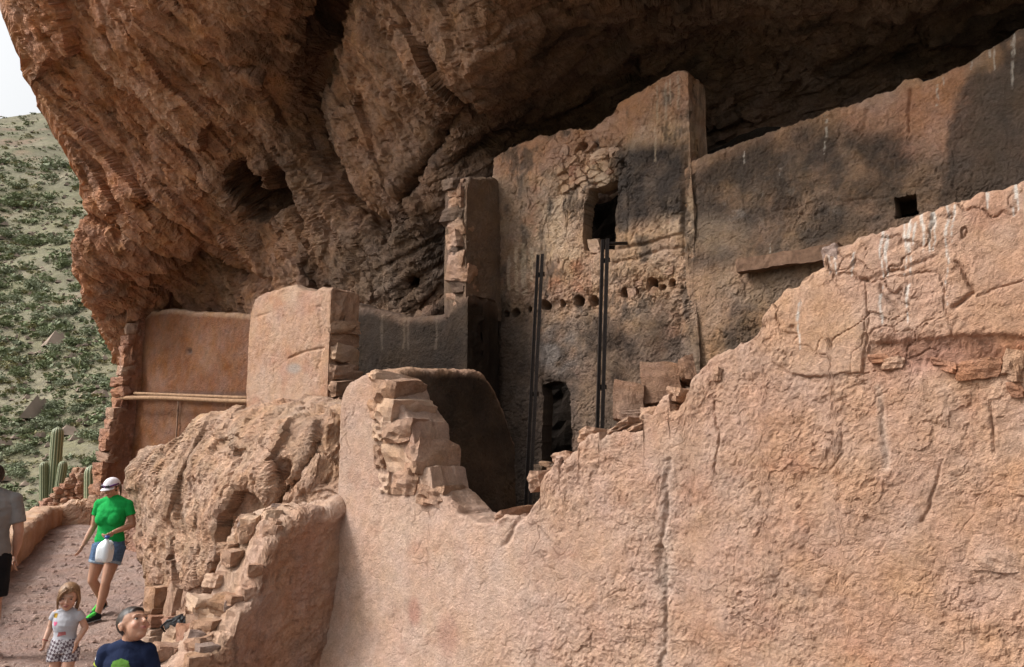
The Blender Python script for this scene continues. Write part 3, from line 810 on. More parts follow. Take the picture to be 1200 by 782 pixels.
dL += .12 * lg * sstep(-.35, .25, fbm(Pf, .5, 2, off=6))
rid = (rid - .5) * .5 + (r2_ - .5) * .4
# hollows and the deep cleft
hol = lambda cx, cy, rx, ry: 1 - sstep(.6, 1.15, np.hypot((X - cx) / rx, (Y - cy) / ry) + .35 * fbm(Pf, 1.6, 3))
dL -= 1.3 * np.maximum.reduce([hol(278, 215, 22, 26), hol(325, 222, 22, 26), hol(300, 240, 34, 16)]) + .5 * hol(296, 256, 22, 9) + .6 * hol(487, 330, 9, 10) + .4 * hol(380, 20, 26, 40)
wob = 10 * fbm(Pf, 1.1, 3)
for pts, w, dp in (([(405, -30), (388, 30), (366, 80), (357, 130), (368, 180), (400, 235), (440, 268)], 13, .75), ([(285, 325), (315, 345), (240, 290), (170, 240)], 7, .3), ([(545, 120), (470, 235), (480, 255)], 7, .3),
                   ([(60, 40), (160, 130), (230, 205)], 6, .14), ([(250, 120), (330, 200), (345, 260)], 8, .35), ([(100, 250), (190, 300), (300, 335)], 7, .3), ([(545, 185), (620, 150), (700, 130)], 10, .3)):
    dL -= dp * np.exp(-(polydist(X + wob, Y + wob * .7, pts) / w) ** 2)
edgefade = sstep(-3, 30, X - np.interp(Y, Lx[::1, 1], Lx[::1, 0])) * .75 + .25
G = (P + Nf * (dL * edgefade)[:, None]).reshape(G.shape)
N2 = gridnormals(G); N2 *= np.sign((N2 * Nn).sum(-1).mean())
for _ in range(2):                                             # soften the normals before the small relief
    N2[1:-1, 1:-1] = (N2[1:-1, 1:-1] * 2 + N2[:-2, 1:-1] + N2[2:, 1:-1] + N2[1:-1, :-2] + N2[1:-1, 2:])
    N2 /= np.maximum(np.linalg.norm(N2, axis=-1, keepdims=True), 1e-9)
Pf = G.reshape(-1, 3).astype(np.float32)
f, r3_ = scoop_lr(4.6, tilt=1.8, hr=.9, curv=.2, warp=.35)
d2 = .075 * f
lg = lr(lambda Q, M: ledges(Q, M(1.0), .18, 1.0, 23))
d2 += .042 * lg * sstep(-.3, .2, fbm(Pf, .9, 2, off=16))
fib = lr(lambda Q, M: fbm(Q @ M(1.0), 3.4, 3, gain=.6, ridged=True))
d2 += .042 * fib - .25 * np.maximum(0, fbm(Pf @ ML(1.0), 2.1, 3, off=33) - .22)
f, r5_ = scoops(Pf, np.eye(3) * 9.0, tilt=1.8, hr=.9, curv=.25, warp=.35)
d2 += .03 * f + .03 * fbm(Pf, 5.5, 2, ridged=True) + .014 * fbm(Pf, 24, 2)
rid += (r3_ - .5) * .3
V = Pf + N2.reshape(-1, 3) * d2[:, None]
# colour
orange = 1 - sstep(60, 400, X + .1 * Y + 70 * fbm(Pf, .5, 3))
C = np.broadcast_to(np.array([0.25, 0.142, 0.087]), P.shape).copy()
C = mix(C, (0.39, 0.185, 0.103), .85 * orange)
C = mix(C, (0.45, 0.28, 0.185), .55 * sstep(.05, .45, fbm(Pf @ ML(1.4), 1.0, 4)) * (1 - right))
C = mix(C, (0.095, 0.055, 0.037), .8 * sstep(.0, .38, fbm(Pf @ ML(1.0), 1.0, 4, off=40)) * (1 - .4 * orange))
pal = np.exp(-(polydist(X + wob, Y, [(110, 60), (200, 150)]) / 12) ** 2) + np.exp(-(polydist(X + wob, Y, [(125, 350), (150, 400)]) / 18) ** 2)
C = mix(C, (0.52, 0.36, 0.27), np.clip(.6 * pal * (.6 + fbm(Pf, 3, 3)), 0, .8))
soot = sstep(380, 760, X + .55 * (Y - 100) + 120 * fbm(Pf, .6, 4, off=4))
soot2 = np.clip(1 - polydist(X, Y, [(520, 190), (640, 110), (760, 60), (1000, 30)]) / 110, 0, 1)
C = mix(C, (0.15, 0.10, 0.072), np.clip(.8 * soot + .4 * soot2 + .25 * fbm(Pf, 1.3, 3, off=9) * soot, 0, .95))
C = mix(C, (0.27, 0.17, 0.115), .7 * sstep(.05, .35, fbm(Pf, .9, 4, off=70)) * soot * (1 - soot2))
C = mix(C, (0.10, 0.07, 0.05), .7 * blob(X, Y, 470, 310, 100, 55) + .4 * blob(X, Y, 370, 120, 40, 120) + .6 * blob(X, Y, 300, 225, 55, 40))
strk = sstep(.05, .3, fbm(Pf @ MR(1.0), 1.2, 5, gain=.6, off=44)) * sstep(350, 620, X)
C = mix(C, (0.045, 0.034, 0.028), .75 * strk)
pinkp = sstep(.1, .4, fbm(Pf @ ML(1.0), .8, 4, off=66)) * (1 - sstep(120, 420, X))
C = mix(C, (0.47, 0.27, 0.185), .6 * pinkp)
C *= (1 + .5 * rid + .25 * fib)[:, None] * 1.0
nu_, nv_ = G.shape[:2]
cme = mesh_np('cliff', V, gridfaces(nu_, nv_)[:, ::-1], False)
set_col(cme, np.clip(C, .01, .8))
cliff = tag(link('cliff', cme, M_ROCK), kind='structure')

cr = slab('cave_wall', NH * 9.0, -NH, [(US - .1, 5.0), (-4, 5.6), (2, 5.6), (9, 5.4)], .5, .4, .12, .12, lambda c: .35 * fbm(c.P, .9, 4) + .12 * fbm(c.P, 4, 3, ridged=True),
          soot_col((.02, .015, .012), (.04, .028, .02)), M_ROCK, seed=40., endrough=0)  # added backing; near-black soot colour stands in for the darkness behind the openings
tag(cr, kind='structure')

# ------------------------------------------------------------------ boulder
BN = 5.05
bo = [(405, 800), (300, 800), (235, 760), (205, 715), (193, 675), (184, 634), (170, 594), (161, 565), (165, 547), (180, 530), (200, 521), (216, 521), (240, 503), (262, 490), (300, 488), (330, 481), (346, 478), (380, 484), (400, 486), (416, 492), (420, 560), (415, 700)]
def star(outl, cx, cy, na):
    ang = np.array([math.atan2(-(y - cy), x - cx) for x, y in outl]); rad = np.array([math.hypot(x - cx, y - cy) for x, y in outl])
    o = np.argsort(ang); ang, rad = ang[o], rad[o]
    ang = np.concatenate([ang - 2 * math.pi, ang, ang + 2 * math.pi]); rad = np.tile(rad, 3)
    th = np.linspace(-math.pi, math.pi, na, endpoint=False); return th, np.interp(th, ang, rad)
def boulder():
    cx, cy = 330, 640; na, nr = 420, 190
    th, R = star(bo, cx, cy, na)
    ph = np.concatenate([np.linspace(0.02, math.pi / 2, nr), np.linspace(math.pi / 2, math.pi * .97, 26)[1:]])
    rr = np.sin(ph) ** .8; dep = np.cos(ph)
    Xp = cx + R[:, None] * rr[None] * np.cos(th)[:, None]; Yp = cy - R[:, None] * rr[None] * np.sin(th)[:, None]
    P = at_n(Xp, Yp, BN)
    sgn = np.where(dep > 0, .55, .8)
    # front plane leans: fuller below right
    P = P - NH * (np.sign(dep) * np.abs(dep) ** .8 * sgn)[None, :, None]
    P = np.concatenate([P, P[:1]], 0)
    Nn = gridnormals(P)
    if (Nn * (CAMP - P)).sum(-1)[:, :nr].mean() < 0: Nn = -Nn
    p = P.reshape(-1, 3).astype(np.float32); X, Y = px(p)
    M1 = rotm((0.45, 0.1, .9), (.9, 1.25, 1.1))
    f1, r1 = scoops(p, M1 * 1.1, tilt=1.7, hr=.7, curv=.2, warp=.3)
    d = .20 * f1 + .12 * fbm(p, 1.6, 3)
    wob = 6 * fbm(p, 4, 3)
    for pts, w, dp in (([(333, 545), (328, 585), (312, 600)], 6, .18), ([(375, 495), (368, 530), (340, 575)], 5, .12), ([(275, 530), (275, 570)], 4, .08)):
        d -= dp * np.exp(-(polydist(X + wob, Y, pts) / w) ** 2)
    G = (p + Nn.reshape(-1, 3) * d[:, None]).reshape(P.shape); G[-1] = G[0]
    N2 = gridnormals(G); N2 *= np.sign((N2 * Nn).sum(-1).mean())
    p = G.reshape(-1, 3).astype(np.float32)
    f2, r2 = scoops(p, M1 * 3.4, tilt=1.8, hr=.9, curv=.2, warp=.35); f3, r3 = scoops(p, M1 * 10, tilt=1.8, hr=.9, curv=.2, warp=.35)
    M2 = rotm((0.30, 0.1, .95), (.5, 1.6, 1.3))
    d2 = .05 * f2 + .022 * f3 + .02 * fbm(p @ M2, 5, 3, gain=.6, ridged=True) + .02 * fbm(p, 7, 3, gain=.6) + .014 * fbm(p, 30, 2) - .08 * np.maximum(0, fbm(p @ M2, 6, 3, off=4) - .22)
    V = p + N2.reshape(-1, 3) * d2[:, None]
    V[-len(ph):] = V[:len(ph)]
    C = np.broadcast_to(np.array([0.45, 0.295, 0.205]), p.shape).copy()
    C = mix(C, (0.40, 0.24, 0.16), .6 * sstep(-.05, .4, fbm(p, 1.6, 4)))
    C = mix(C, (0.42, 0.29, 0.20), .5 * sstep(.1, .4, fbm(p, 3.1, 3, off=20)))
    C = mix(C, (0.32, 0.19, 0.125), .4 * blob(X, Y, 340, 590, 34, 26) + .35 * blob(X, Y, 372, 510, 24, 22))
    C *= (1 + .2 * (r2 - .5) + .2 * (r3 - .5))[:, None]
    org = np.array([*V[:, :2].mean(0), V[:, 2].min()])
    me = mesh_np('boulder', V - org, gridfaces(na + 1, len(ph))[:, ::-1], False); set_col(me, np.clip(C, .01, .8))
    o = link('boulder', me, M_ROCK2, None, org)
    return tag(o, 'huge rough tan boulder bulging between the path and the front pillar', 'boulder')
M_ROCK2 = earth('boulder_rock', None, vary=0.22, s1=7, s2=34, s3=120, bump=1.0, bdist=0.035)
boulder_o = boulder()

# ------------------------------------------------------------------ path, room floors
def zg(X, Y):
    return 0.125 * np.clip(Y - 9, 0, 5.6) - 0.085 * np.clip(7 - Y, 0, 6)
def path():
    xs = np.concatenate([np.linspace(-14, -9, 20), np.linspace(-8.9, -1.0, 300), np.linspace(-.9, 12, 30)])
    ys = np.concatenate([np.linspace(-6, 4, 30), np.linspace(4.1, 15.5, 330), np.linspace(15.7, 18, 12)])
    Xm, Ym = np.meshgrid(xs, ys, indexing='ij')
    p = np.stack([Xm.ravel(), Ym.ravel(), np.zeros(Xm.size)], 1)
    z = zg(p[:, 0], p[:, 1]) + .03 * fbm(p, .7, 3) + .018 * fbm(p, 4, 3) + .012 * fbm(p, 14, 2, ridged=True)
    # outer edge falls off beyond the parapet
    ed = p[:, 0] * .93 + (p[:, 1] - 11) * .36 + 7.9
    z = z - sstep(0, -3, ed) * 2.5
    p[:, 2] = z
    C = np.broadcast_to(np.array([0.30, 0.205, 0.17]), p.shape).copy()
    C = mix(C, (0.35, 0.25, 0.21), .7 * sstep(-.2, .4, fbm(p, 1.2, 4))); C = mix(C, (0.24, 0.155, 0.125), .4 * sstep(.1, .5, fbm(p, 5, 3, off=12)))
    me = mesh_np('path', p, gridfaces(len(xs), len(ys))); set_col(me, C)
    return tag(link('path', me, M_GROUND), kind='structure')
path()
def flat(name, pts, z, col, mat):
    me = bpy.data.meshes.new(name); me.from_pydata([(x, y, z) for x, y in pts], [], [list(range(len(pts)))]); set_col(me, [col] * len(pts))
    return tag(link(name, me, mat), kind='structure')
q = [unz(a, b, 0)[:2] for a, b in ((-6.6, 4.9), (12, 4.9), (12, 12), (-6.6, 12))]
flat('room_floor', q, 1.0, (.06, .042, .03), M_GROUND)

# ------------------------------------------------------------------ hillside beyond
def hill_z(X, Y):
    d = (Y - 30) + .12 * (X + 20)                        # slope faces the cave
    z = -14 + 0.0 * X
    z = np.where(d > 0, -9 + .585 * d, -9 + 0.10 * d)
    r = np.stack([X, Y, 0 * X], -1).reshape(-1, 3) / 1.0
    n = fbm(r, .012, 4).reshape(X.shape); n2 = fbm(r, .07, 4, off=5).reshape(X.shape)
    top = 149 + 8 * n + .5 * np.clip(X + 155, -40, 25)
    z = z + 10 * n * sstep(0, 80, d) + 1.8 * n2
    z = np.where(z > top - 6, top - 6 + 6 * np.tanh((z - top + 6) / 8), z)
    near = sstep(42, 17, np.hypot(X, Y - 4))               # shelf that carries the path
    return z * (1 - near) + (-1.3) * near
def hill():
    a = np.linspace(0, 1, 330)
    xs = np.concatenate([np.linspace(-900, -330, 40), np.linspace(-320, 60, 300), np.linspace(80, 900, 40)])
    ys = np.concatenate([np.linspace(-700, -20, 50), np.linspace(-15, 330, 300), np.linspace(345, 1200, 40)])
    Xm, Ym = np.meshgrid(xs, ys, indexing='ij'); Z = hill_z(Xm, Ym)
    p = np.stack([Xm.ravel(), Ym.ravel(), Z.ravel()], 1)
    C = np.broadcast_to(np.array([0.15, 0.138, 0.09]), p.shape).copy()
    C = mix(C, (0.20, 0.175, 0.12), sstep(-.1, .4, fbm(p, .06, 4))); C = mix(C, (0.135, 0.13, 0.07), .7 * sstep(-.05, .4, fbm(p, .11, 4, off=8)))
    C = mix(C, (0.24, 0.155, 0.115), .6 * sstep(.15, .45, fbm(p, .09, 4, off=18)))
    me = mesh_np('hillside', p, gridfaces(len(xs), len(ys))); set_col(me, C)
    return tag(link('hillside', me, M_HILL), kind='structure')
hill()
# ================================================================== stones and small things of the ruin
rng = random.Random(11)
def stone_mesh(seed, n=6, boxy=.6, rough=.27):
    """rough block, about unit size"""
    g = np.linspace(-1, 1, n + 1); V = []; Fq = []
    for ax in range(3):
        for sg in (-1, 1):
            b0 = len(V)
            for a in g:
                for b in g:
                    p = [0, 0, 0]; p[ax] = sg; p[(ax + 1) % 3] = a * sg; p[(ax + 2) % 3] = b; V.append(p)
            for i in range(n):
                for j in range(n):
                    q = b0 + i * (n + 1) + j; Fq.append((q, q + n + 1, q + n + 2, q + 1))
    V = np.array(V, float)
    l = np.linalg.norm(V, axis=1, keepdims=True)
    m = np.abs(V).max(1, keepdims=True)
    sph = V / l * 1.18
    V = (V * boxy + sph * (1 - boxy)) * .5
    off = seed * 3.7
    f, _ = scoops(V, np.eye(3) * 2.2, tilt=1.5, hr=.7, curv=.3, off=off)
    f = np.clip(f, -.35, .3)
    V = V * (1 + rough * 1.3 * (f - .1) + rough * .5 * fbm(V, 3, 2, off=off))[:, None]
    rs = np.random.RandomState(seed); V[:, 0] += V[:, 2] * rs.uniform(-.2, .2); V[:, 2] *= 1 + V[:, 0] * rs.uniform(-.35, .35)
    V = V + .035 * np.stack([fbm(V, 5, 2, off=off + 3), fbm(V, 5, 2, off=off + 13), fbm(V, 5, 2, off=off + 23)], 1)
    me = mesh_np('stone', V, Fq, smooth=False)
    bm = bmesh.new(); bm.from_mesh(me); bmesh.ops.remove_doubles(bm, verts=bm.verts, dist=1e-4); bmesh.ops.recalc_face_normals(bm, faces=bm.faces); bm.to_mesh(me); bm.free()
    return me
MATS = {'t': M_STONE, 'r': M_STONE_RED, 'g': M_STONE_GREY, 'd': M_STONE_DARK, 'p': earth('pale_masonry_stone', (0.40, 0.27, 0.19), vary=.18, s1=6, s2=40, s3=160, bump=.7, bdist=.008)}
SM = {}
for k, m in MATS.items():
    SM[k] = []
    for i in range(5):
        me = stone_mesh(i + 3) if k == 't' else SM['t'][i].copy()
        me.materials.clear(); me.materials.append(m); SM[k].append(me)
M_BLOCK = earth('brown_block_stone', (0.21, 0.125, 0.082), vary=.2, s1=6, s2=32, s3=110, bump=1.0, bdist=.02)
SM['b'] = []
for i in range(5):
    me = stone_mesh(i + 41, 8, .82, .12); me.materials.append(M_BLOCK); SM['b'].append(me)
YAW = math.atan2(UH[1], UH[0])
def put_stone(parent, P, size, kind='t', rot=(0, 0, 0), name='stone', yaw=YAW, var=None):
    o = bpy.data.objects.new(name, SM[kind][rng.randrange(5) if var is None else var])
    COL.objects.link(o)
    if parent is not None:
        o.parent = parent; P = np.asarray(P) - np.array(parent.location)
    o.location = P; o.scale = size
    o.rotation_euler = (rot[0] + rng.uniform(-.14, .14), rot[1] + rng.uniform(-.14, .14), yaw + rot[2] + rng.uniform(-.3, .3))
    return o
def stones_n(parent, lst, n, depth=.22, push=0.0):
    """stones given as (px, py, width px, height px, kind, roll) on the plane n; set push m proud of it"""
    for t in lst:
        x, y, w, h, k = t[:5]; roll = t[5] if len(t) > 5 else 0.0; dp = t[6] if len(t) > 6 else depth; ps = t[7] if len(t) > 7 else push
        P = at_n(np.array(float(x)), np.array(float(y)), n + dp / 2 - ps)
        sx = P[1] / F
        fore = abs(UH[0]) + .25
        put_stone(parent, P, (w * sx / fore * 1.05, dp, h * sx * 1.05), k, (0, roll, 0))
# broken right edge of the pillar
stones_n(front_wall, [(468, 460, 34, 30, 't'), (475, 484, 40, 32, 'p', .1), (462, 480, 22, 24, 't'), (482, 509, 44, 26, 't'), (464, 505, 20, 22, 'p'), (482, 535, 38, 36, 'p', -.05), (507, 538, 26, 40, 't'), (464, 532, 18, 28, 't'),
                      (495, 566, 44, 28, 't'), (518, 580, 36, 24, 't', .15), (474, 563, 22, 24, 'p'), (462, 446, 22, 14, 'p')], NF, .46, .07)
stones_n(front_wall, [(545, 604, 46, 8, 'g', .16), (572, 611, 34, 7, 'g', .1), (604, 602, 16, 10, 't', -.4)], NF + .06, .34, 0)
# ragged rise of the wall: blocks and flakes along the top
stones_n(front_wall, [(646, 562, 22, 20, 't', -.4), (668, 541, 24, 16, 't'), (708, 512, 28, 16, 't'), (742, 505, 34, 8, 't', -.5), (756, 502, 30, 8, 't', -.5),
                      (780, 492, 26, 20, 't'), (796, 482, 22, 20, 't'), (788, 497, 26, 12, 'r', -.8), (808, 466, 18, 18, 't'), (978, 310, 20, 26, 'g')], NF, .38, .0)
# stones bared on the face of the wall
stones_n(front_wall, [(1171, 655, 50, 30, 't', .1), (1050, 429, 26, 14, 't'), (1150, 432, 50, 24, 'r', -.05), (1186, 428, 22, 30, 't', .3), (1032, 422, 22, 12, 'r'), (1100, 426, 16, 10, 'r'), (1118, 432, 20, 14, 'r', .4), (1190, 455, 16, 20, 'r'), (1198, 575, 22, 24, 't'), (1194, 430, 14, 40, 't'),
                      (845, 440, 12, 16, 't')], NF, .16, .045)
# blocks on the ledge inside the front wall
led = []
for x, y, w, h, k, dn in ((741, 472, 40, 40, 'b', .5), (778, 452, 50, 44, 'b', .62), (748, 490, 44, 12, 'b', .46), (806, 436, 20, 26, 'b', .62)):
    P = at_n(np.array(float(x)), np.array(float(y)), NF + dn); sx = P[1] / F
    zbot = at_n(np.array(float(x)), np.array(y + h / 2.), NF + dn)[2]
    o = put_stone(front_wall, P, (w * sx * .95, .30, h * sx * 1.1), k, (0, 0, .5), name='stone_block')
# panel edge
stones_n(panel, [(391, 351, 16, 24, 't'), (393, 368, 14, 12, 't'), (401, 384, 28, 14, 't'), (398, 398, 24, 16, 't'), (399, 416, 24, 20, 'p'), (401, 436, 26, 18, 't'), (403, 455, 26, 18, 't'), (403, 474, 26, 18, 't'), (404, 492, 24, 18, 't')], NP_ + .02, .40, .0)
# ragged end of the upper stub wall
for i, (x, y, w, h) in enumerate(((542, 213, 20, 12), (536, 224, 24, 14), (540, 238, 22, 13), (541, 251, 20, 13), (543, 264, 18, 13), (545, 277, 18, 13), (546, 290, 18, 14), (547, 304, 18, 14), (546, 318, 20, 14), (545, 332, 22, 14), (543, 346, 24, 14))):
    zz = at_n(np.array(float(x)), np.array(float(y)), NB - .62)[2]
    P = unz(US - .18 + rng.uniform(-.06, .04), NB - .51 + rng.uniform(-.06, .05), zz)
    put_stone(stub, P + UH * rng.choice((-.09, .05)) + NH * .05, (.2, .2, .12), 't', name='stone')
    put_stone(stub, P, (.27 + rng.uniform(-.07, .08), .26, h * 9.8 / F * rng.uniform(1.25, 1.8)), 't' if i % 3 else 'd', name='stone')
# ragged end of the far return wall: courses of red stones
rt = np.array(ret_top)
for i in range(17):
    z = 1.15 + i * (zL - 1.3) / 17
    s = np.interp(z, rt[:, 1], rt[:, 0])
    P = PL + NH * (s + .04 + rng.uniform(-.03, .03)) + UH * (-.17 + rng.uniform(-.03, .03)) + np.array([0, 0, z])
    put_stone(ret, P, (.36 + rng.uniform(-.08, .06), .28, .24 + rng.uniform(-.05, .04)), 'r' if i % 4 else 't')
# masonry above the upper window
stones_n(back_wall, [(706, 211, 40, 6, 't', -.28), (664, 178, 20, 18, 't'), (684, 186, 18, 12, 't', -.2), (704, 184, 26, 12, 'p', -.15), (722, 180, 14, 16, 'p'), (676, 200, 18, 12, 'r', -.2), (694, 199, 20, 10, 't', -.3), (668, 162, 12, 16, 't'), (660, 198, 12, 14, 't'),
                     (698, 290, 14, 20, 'p'), (702, 310, 12, 20, 't'), (744, 344, 12, 18, 't'), (768, 346, 14, 18, 't', .4), (752, 334, 14, 8, 't'), (787, 320, 18, 9, 't')], NB, .16, -.025)
# doorstep and debris inside the dark room
stones_n(back_wall, [(648, 552, 40, 10, 'd', 0, .35, .25), (640, 545, 14, 8, 't', .2, .14, .30), (652, 549, 16, 7, 't', -.2, .14, .34), (632, 549, 12, 8, 'd', .2, .14, .36)], NB, .3, .2)

# stone stub wall: courses on its broken end and top
swa = np.array(sw)
for i in range(34):
    s = rng.uniform(swa[0, 0] + .1, swa[-1, 0] - .5); zt = np.interp(s, swa[:, 0], swa[:, 1])
    off = rng.uniform(.04, .58); z = zt - rng.uniform(.0, .10)
    w = rng.uniform(.12, .22)
    P = UH * (UW - off) + NH * s + np.array([0, 0, z])
    put_stone(stone_stub, P, (w, w * rng.uniform(.7, 1.2), rng.uniform(.08, .15)), rng.choice('tttppg'), (rng.uniform(-.2, .2), rng.uniform(-.2, .2), rng.uniform(-1, 1)))
for i in range(30):
    s = rng.uniform(swa[0, 0] + .05, swa[-1, 0] - .25); zt = np.interp(s, swa[:, 0], swa[:, 1])
    z = rng.uniform(.0, max(.1, zt - .1)); w = rng.uniform(.16, .28)
    P = UH * (UW - .60) + NH * s + np.array([0, 0, z])
    put_stone(stone_stub, P, (.2, w, rng.uniform(.10, .16)), rng.choice('tttppr'))
# loose masonry propping the foot of the boulder
prop = empty('stone_footing', at_z(np.array(205.), np.array(745.), 0.0))
tag(prop, 'loose stone footing propping the lower left foot of the boulder', 'stones')
for x, y, w, h, k in ((190, 704, 26, 28, 't'), (214, 706, 28, 38, 't'), (196, 674, 26, 16, 't'), (236, 700, 26, 44, 't'), (192, 728, 16, 12, 'r'), (210, 728, 24, 11, 'r'), (180, 742, 34, 16, 'p'), (214, 742, 40, 18, 'p'), (172, 764, 44, 30, 'p'), (212, 766, 40, 34, 'p'), (182, 790, 60, 26, 't'), (246, 740, 36, 44, 't'), (185, 718, 24, 8, 't'), (226, 722, 20, 12, 't'), (196, 660, 18, 14, 't')):
    P = at_n(np.array(float(x)), np.array(float(y)), 4.62 - (y - 700) * .0035); sx = P[1] / F
    put_stone(prop, P, (w * sx * 1.1, .30, h * sx * 1.12), k)
# dark bag wedged behind the stones
def tube(name, pts, rad, mat, parent=None, seg=10, loc=(0, 0, 0), cap=True, ribs=None, smooth=True):
    pts = np.array(pts, float); rad = np.broadcast_to(np.array(rad, float), (len(pts),)); n = len(pts)
    T = np.gradient(pts, axis=0); T /= np.maximum(np.linalg.norm(T, axis=1, keepdims=True), 1e-9)
    ref = np.array([0, 0, 1.0]) if abs(T[:, 2]).mean() < .8 else np.array([1.0, 0, 0])
    A = np.cross(T, ref); A /= np.linalg.norm(A, axis=1, keepdims=True); B = np.cross(T, A)
    th = np.linspace(0, 2 * math.pi, seg, endpoint=False)
    rr = np.ones(seg) if ribs is None else ribs(th)
    V = pts[:, None] + rad[:, None, None] * rr[None, :, None] * (np.cos(th)[None, :, None] * A[:, None] + np.sin(th)[None, :, None] * B[:, None])
    Fq = gridfaces(n, seg, True); V = V.reshape(-1, 3)
    me = mesh_np(name, V, Fq, smooth)
    if cap:
        bm = bmesh.new(); bm.from_mesh(me); bm.verts.ensure_lookup_table()
        for k in (range(seg), range((n - 1) * seg, n * seg)):
            try: bm.faces.new([bm.verts[i] for i in k])
            except ValueError: pass
        bmesh.ops.recalc_face_normals(bm, faces=bm.faces); bm.to_mesh(me); bm.free()
    return link(name, me, mat, parent, loc)
M_BLACK = plain('black_nylon', (0.012, 0.012, 0.014), .55, .4, vary=.3, scale=60, bump=.3)
bp_ = at_n(np.array(208.), np.array(732.), 4.40)
bag = empty('cloth_bag', bp_ - np.array([0, 0, .08])); tag(bag, 'small black bag wedged between the footing stones and the stepped buttress wall', 'bag')
bv = stone_mesh(21, 6, .5, .2); bo_ = link('bag_body', bv, M_BLACK, bag, (0, 0, .09)); bo_.scale = (.26, .16, .13); bo_.rotation_euler = (.2, -.45, YAW)
tube('strap', [(-.10, -.04, .02), (-.13, -.07, .07), (-.07, -.08, .13), (.05, -.06, .15), (.11, -.03, .13)], .010, M_BLACK, bag)

# gravel on the path
rsg = np.random.RandomState(8); n = 7000
gx, gy = rsg.uniform(-8.2, -2.2, n), rsg.uniform(4.2, 14.5, n); gz = zg(gx, gy)
sz = rsg.lognormal(0, .6, n) * .013
Vg = (np.array([[0, 0, .6], [1, 0, 0], [.2, .9, 0], [-1, .2, 0], [-.2, -1, 0], [.3, .2, .7]])[None] * sz[:, None, None] * rsg.uniform(.6, 1.4, (n, 1, 3)) + np.stack([gx, gy, gz + .012], 1)[:, None]).reshape(-1, 3)
Fg = (np.array([[0, 1, 2], [0, 2, 3], [0, 3, 4], [0, 4, 1], [5, 1, 2], [5, 4, 1]])[None] + (np.arange(n) * 6)[:, None, None]).reshape(-1, 3)
o = link('gravel', mesh_np('gravel', Vg, Fg, False), earth('path_gravel', (.32, .22, .18), vary=.25, s1=3)); tag(o, 'fine gravel scattered over the packed earth path', 'gravel', kind='stuff')

# ------------------------------------------------------------------ steel posts, plank, poles
M_STEEL = plain('dark_steel', (0.028, 0.02, 0.017), .5, .4, .5, .3, 30)
def post(xt, yt, xb, yb, n, label, brace=False):
    Pt = at_n(np.array(float(xt)), np.array(float(yt)), n); Pb = at_n(np.array(float(xb)), np.array(float(yb)), n)
    d = (Pt - Pb) / (Pt[2] - Pb[2]); z0 = 1.0; base = Pb + d * (z0 - Pb[2]); h = Pt[2] - z0
    e = empty('steel_post', base); tag(e, label, 'post', 'steel posts in front of the back wall')
    for sg in (-1, 1):
        bm = bmesh.new()
        for w, t, ox, oy in ((.034, .062, 0, 0), (.007, .085, -.0 + sg * .014, 0)):
            r = bmesh.ops.create_cube(bm, size=1)
            for v in r['verts']:
                f = v.co.z + .5
                v.co = Vector((ox + v.co.x * w, oy + v.co.y * t, 0)) + Vector(d * h * f)
        me = bpy.data.meshes.new('upright'); bm.to_mesh(me); bm.free()
        o = link('upright', me, M_STEEL, e, UH * .030 * sg); 
    for f in (.08, .5, .93):
        bm = bmesh.new(); r = bmesh.ops.create_cube(bm, size=1)
        for v in r['verts']: v.co = Vector((v.co.x * .085, v.co.y * .03, v.co.z * .05))
        me = bpy.data.meshes.new('batten_plate'); bm.to_mesh(me); bm.free()
        o = link('batten_plate', me, M_STEEL, e, d * h * f + NH * .03); o.rotation_euler = (0, 0, YAW)
    if brace:
        tube('brace', [d * h * .985, d * h * .985 + NH * .28 + UH * .10 + np.array([0, 0, .05])], .02, M_STEEL, e, 6)
    return e
post(633, 299, 621, 541, 7.05, 'shorter dark steel post rising left of the dark doorway')
post(709, 281, 703, 497, 7.25, 'dark steel post reaching the sill of the upper window', True)
M_WOOD = plain('weathered_wood', (0.17, 0.10, 0.065), .85, .15, 0, .3, 25, .6, .01)
M_POLE = plain('peeled_pole_wood', (0.27, 0.16, 0.09), .8, .2, 0, .25, 18, .5, .006)
def box_between(name, A, B, w, h, mat, up=np.array([0, 0, 1.0]), nseg=14, seed=1, parent=None, rough=.006):
    A = np.asarray(A); B = np.asarray(B); d = B - A; L = np.linalg.norm(d); d = d / L; s = np.cross(d, up); s /= np.linalg.norm(s); t = np.cross(s, d)
    k = np.linspace(0, L, nseg); prof = [(-1, -1), (-.2, -1.03), (1, -1), (1.03, 0), (1, 1), (.1, 1.03), (-1, 1), (-1.03, 0)]
    V = np.array([[d * x + s * (a * w / 2) + t * (b * h / 2) for a, b in prof] for x in k]); V = V.reshape(-1, 3)
    V = V + rough * np.stack([fbm(V + A, 5, 3, off=seed), fbm(V + A, 5, 3, off=seed + 9), fbm(V + A, 5, 3, off=seed + 19)], 1)
    me = mesh_np(name, V, gridfaces(nseg, 8, True), False)
    bm = bmesh.new(); bm.from_mesh(me); bm.verts.ensure_lookup_table()
    bm.faces.new([bm.verts[i] for i in range(8)]); bm.faces.new([bm.verts[(nseg - 1) * 8 + i] for i in range(8)]); bmesh.ops.recalc_face_normals(bm, faces=bm.faces); bm.to_mesh(me); bm.free()
    return link(name, me, mat, parent, A)
pk = box_between('wooden_plank', at_n(np.array(866.), np.array(313.), NB - .07), at_n(np.array(985.), np.array(294.), NB - .07), .12, .13, M_WOOD, nseg=24, rough=.03)
tag(pk, 'weathered wooden plank lying along the foot of the soot-stained rear wall', 'plank')
A_, B_ = at_n(np.array(133.), np.array(467.), NL - .30), at_n(np.array(300.), np.array(469.), NL - .30)
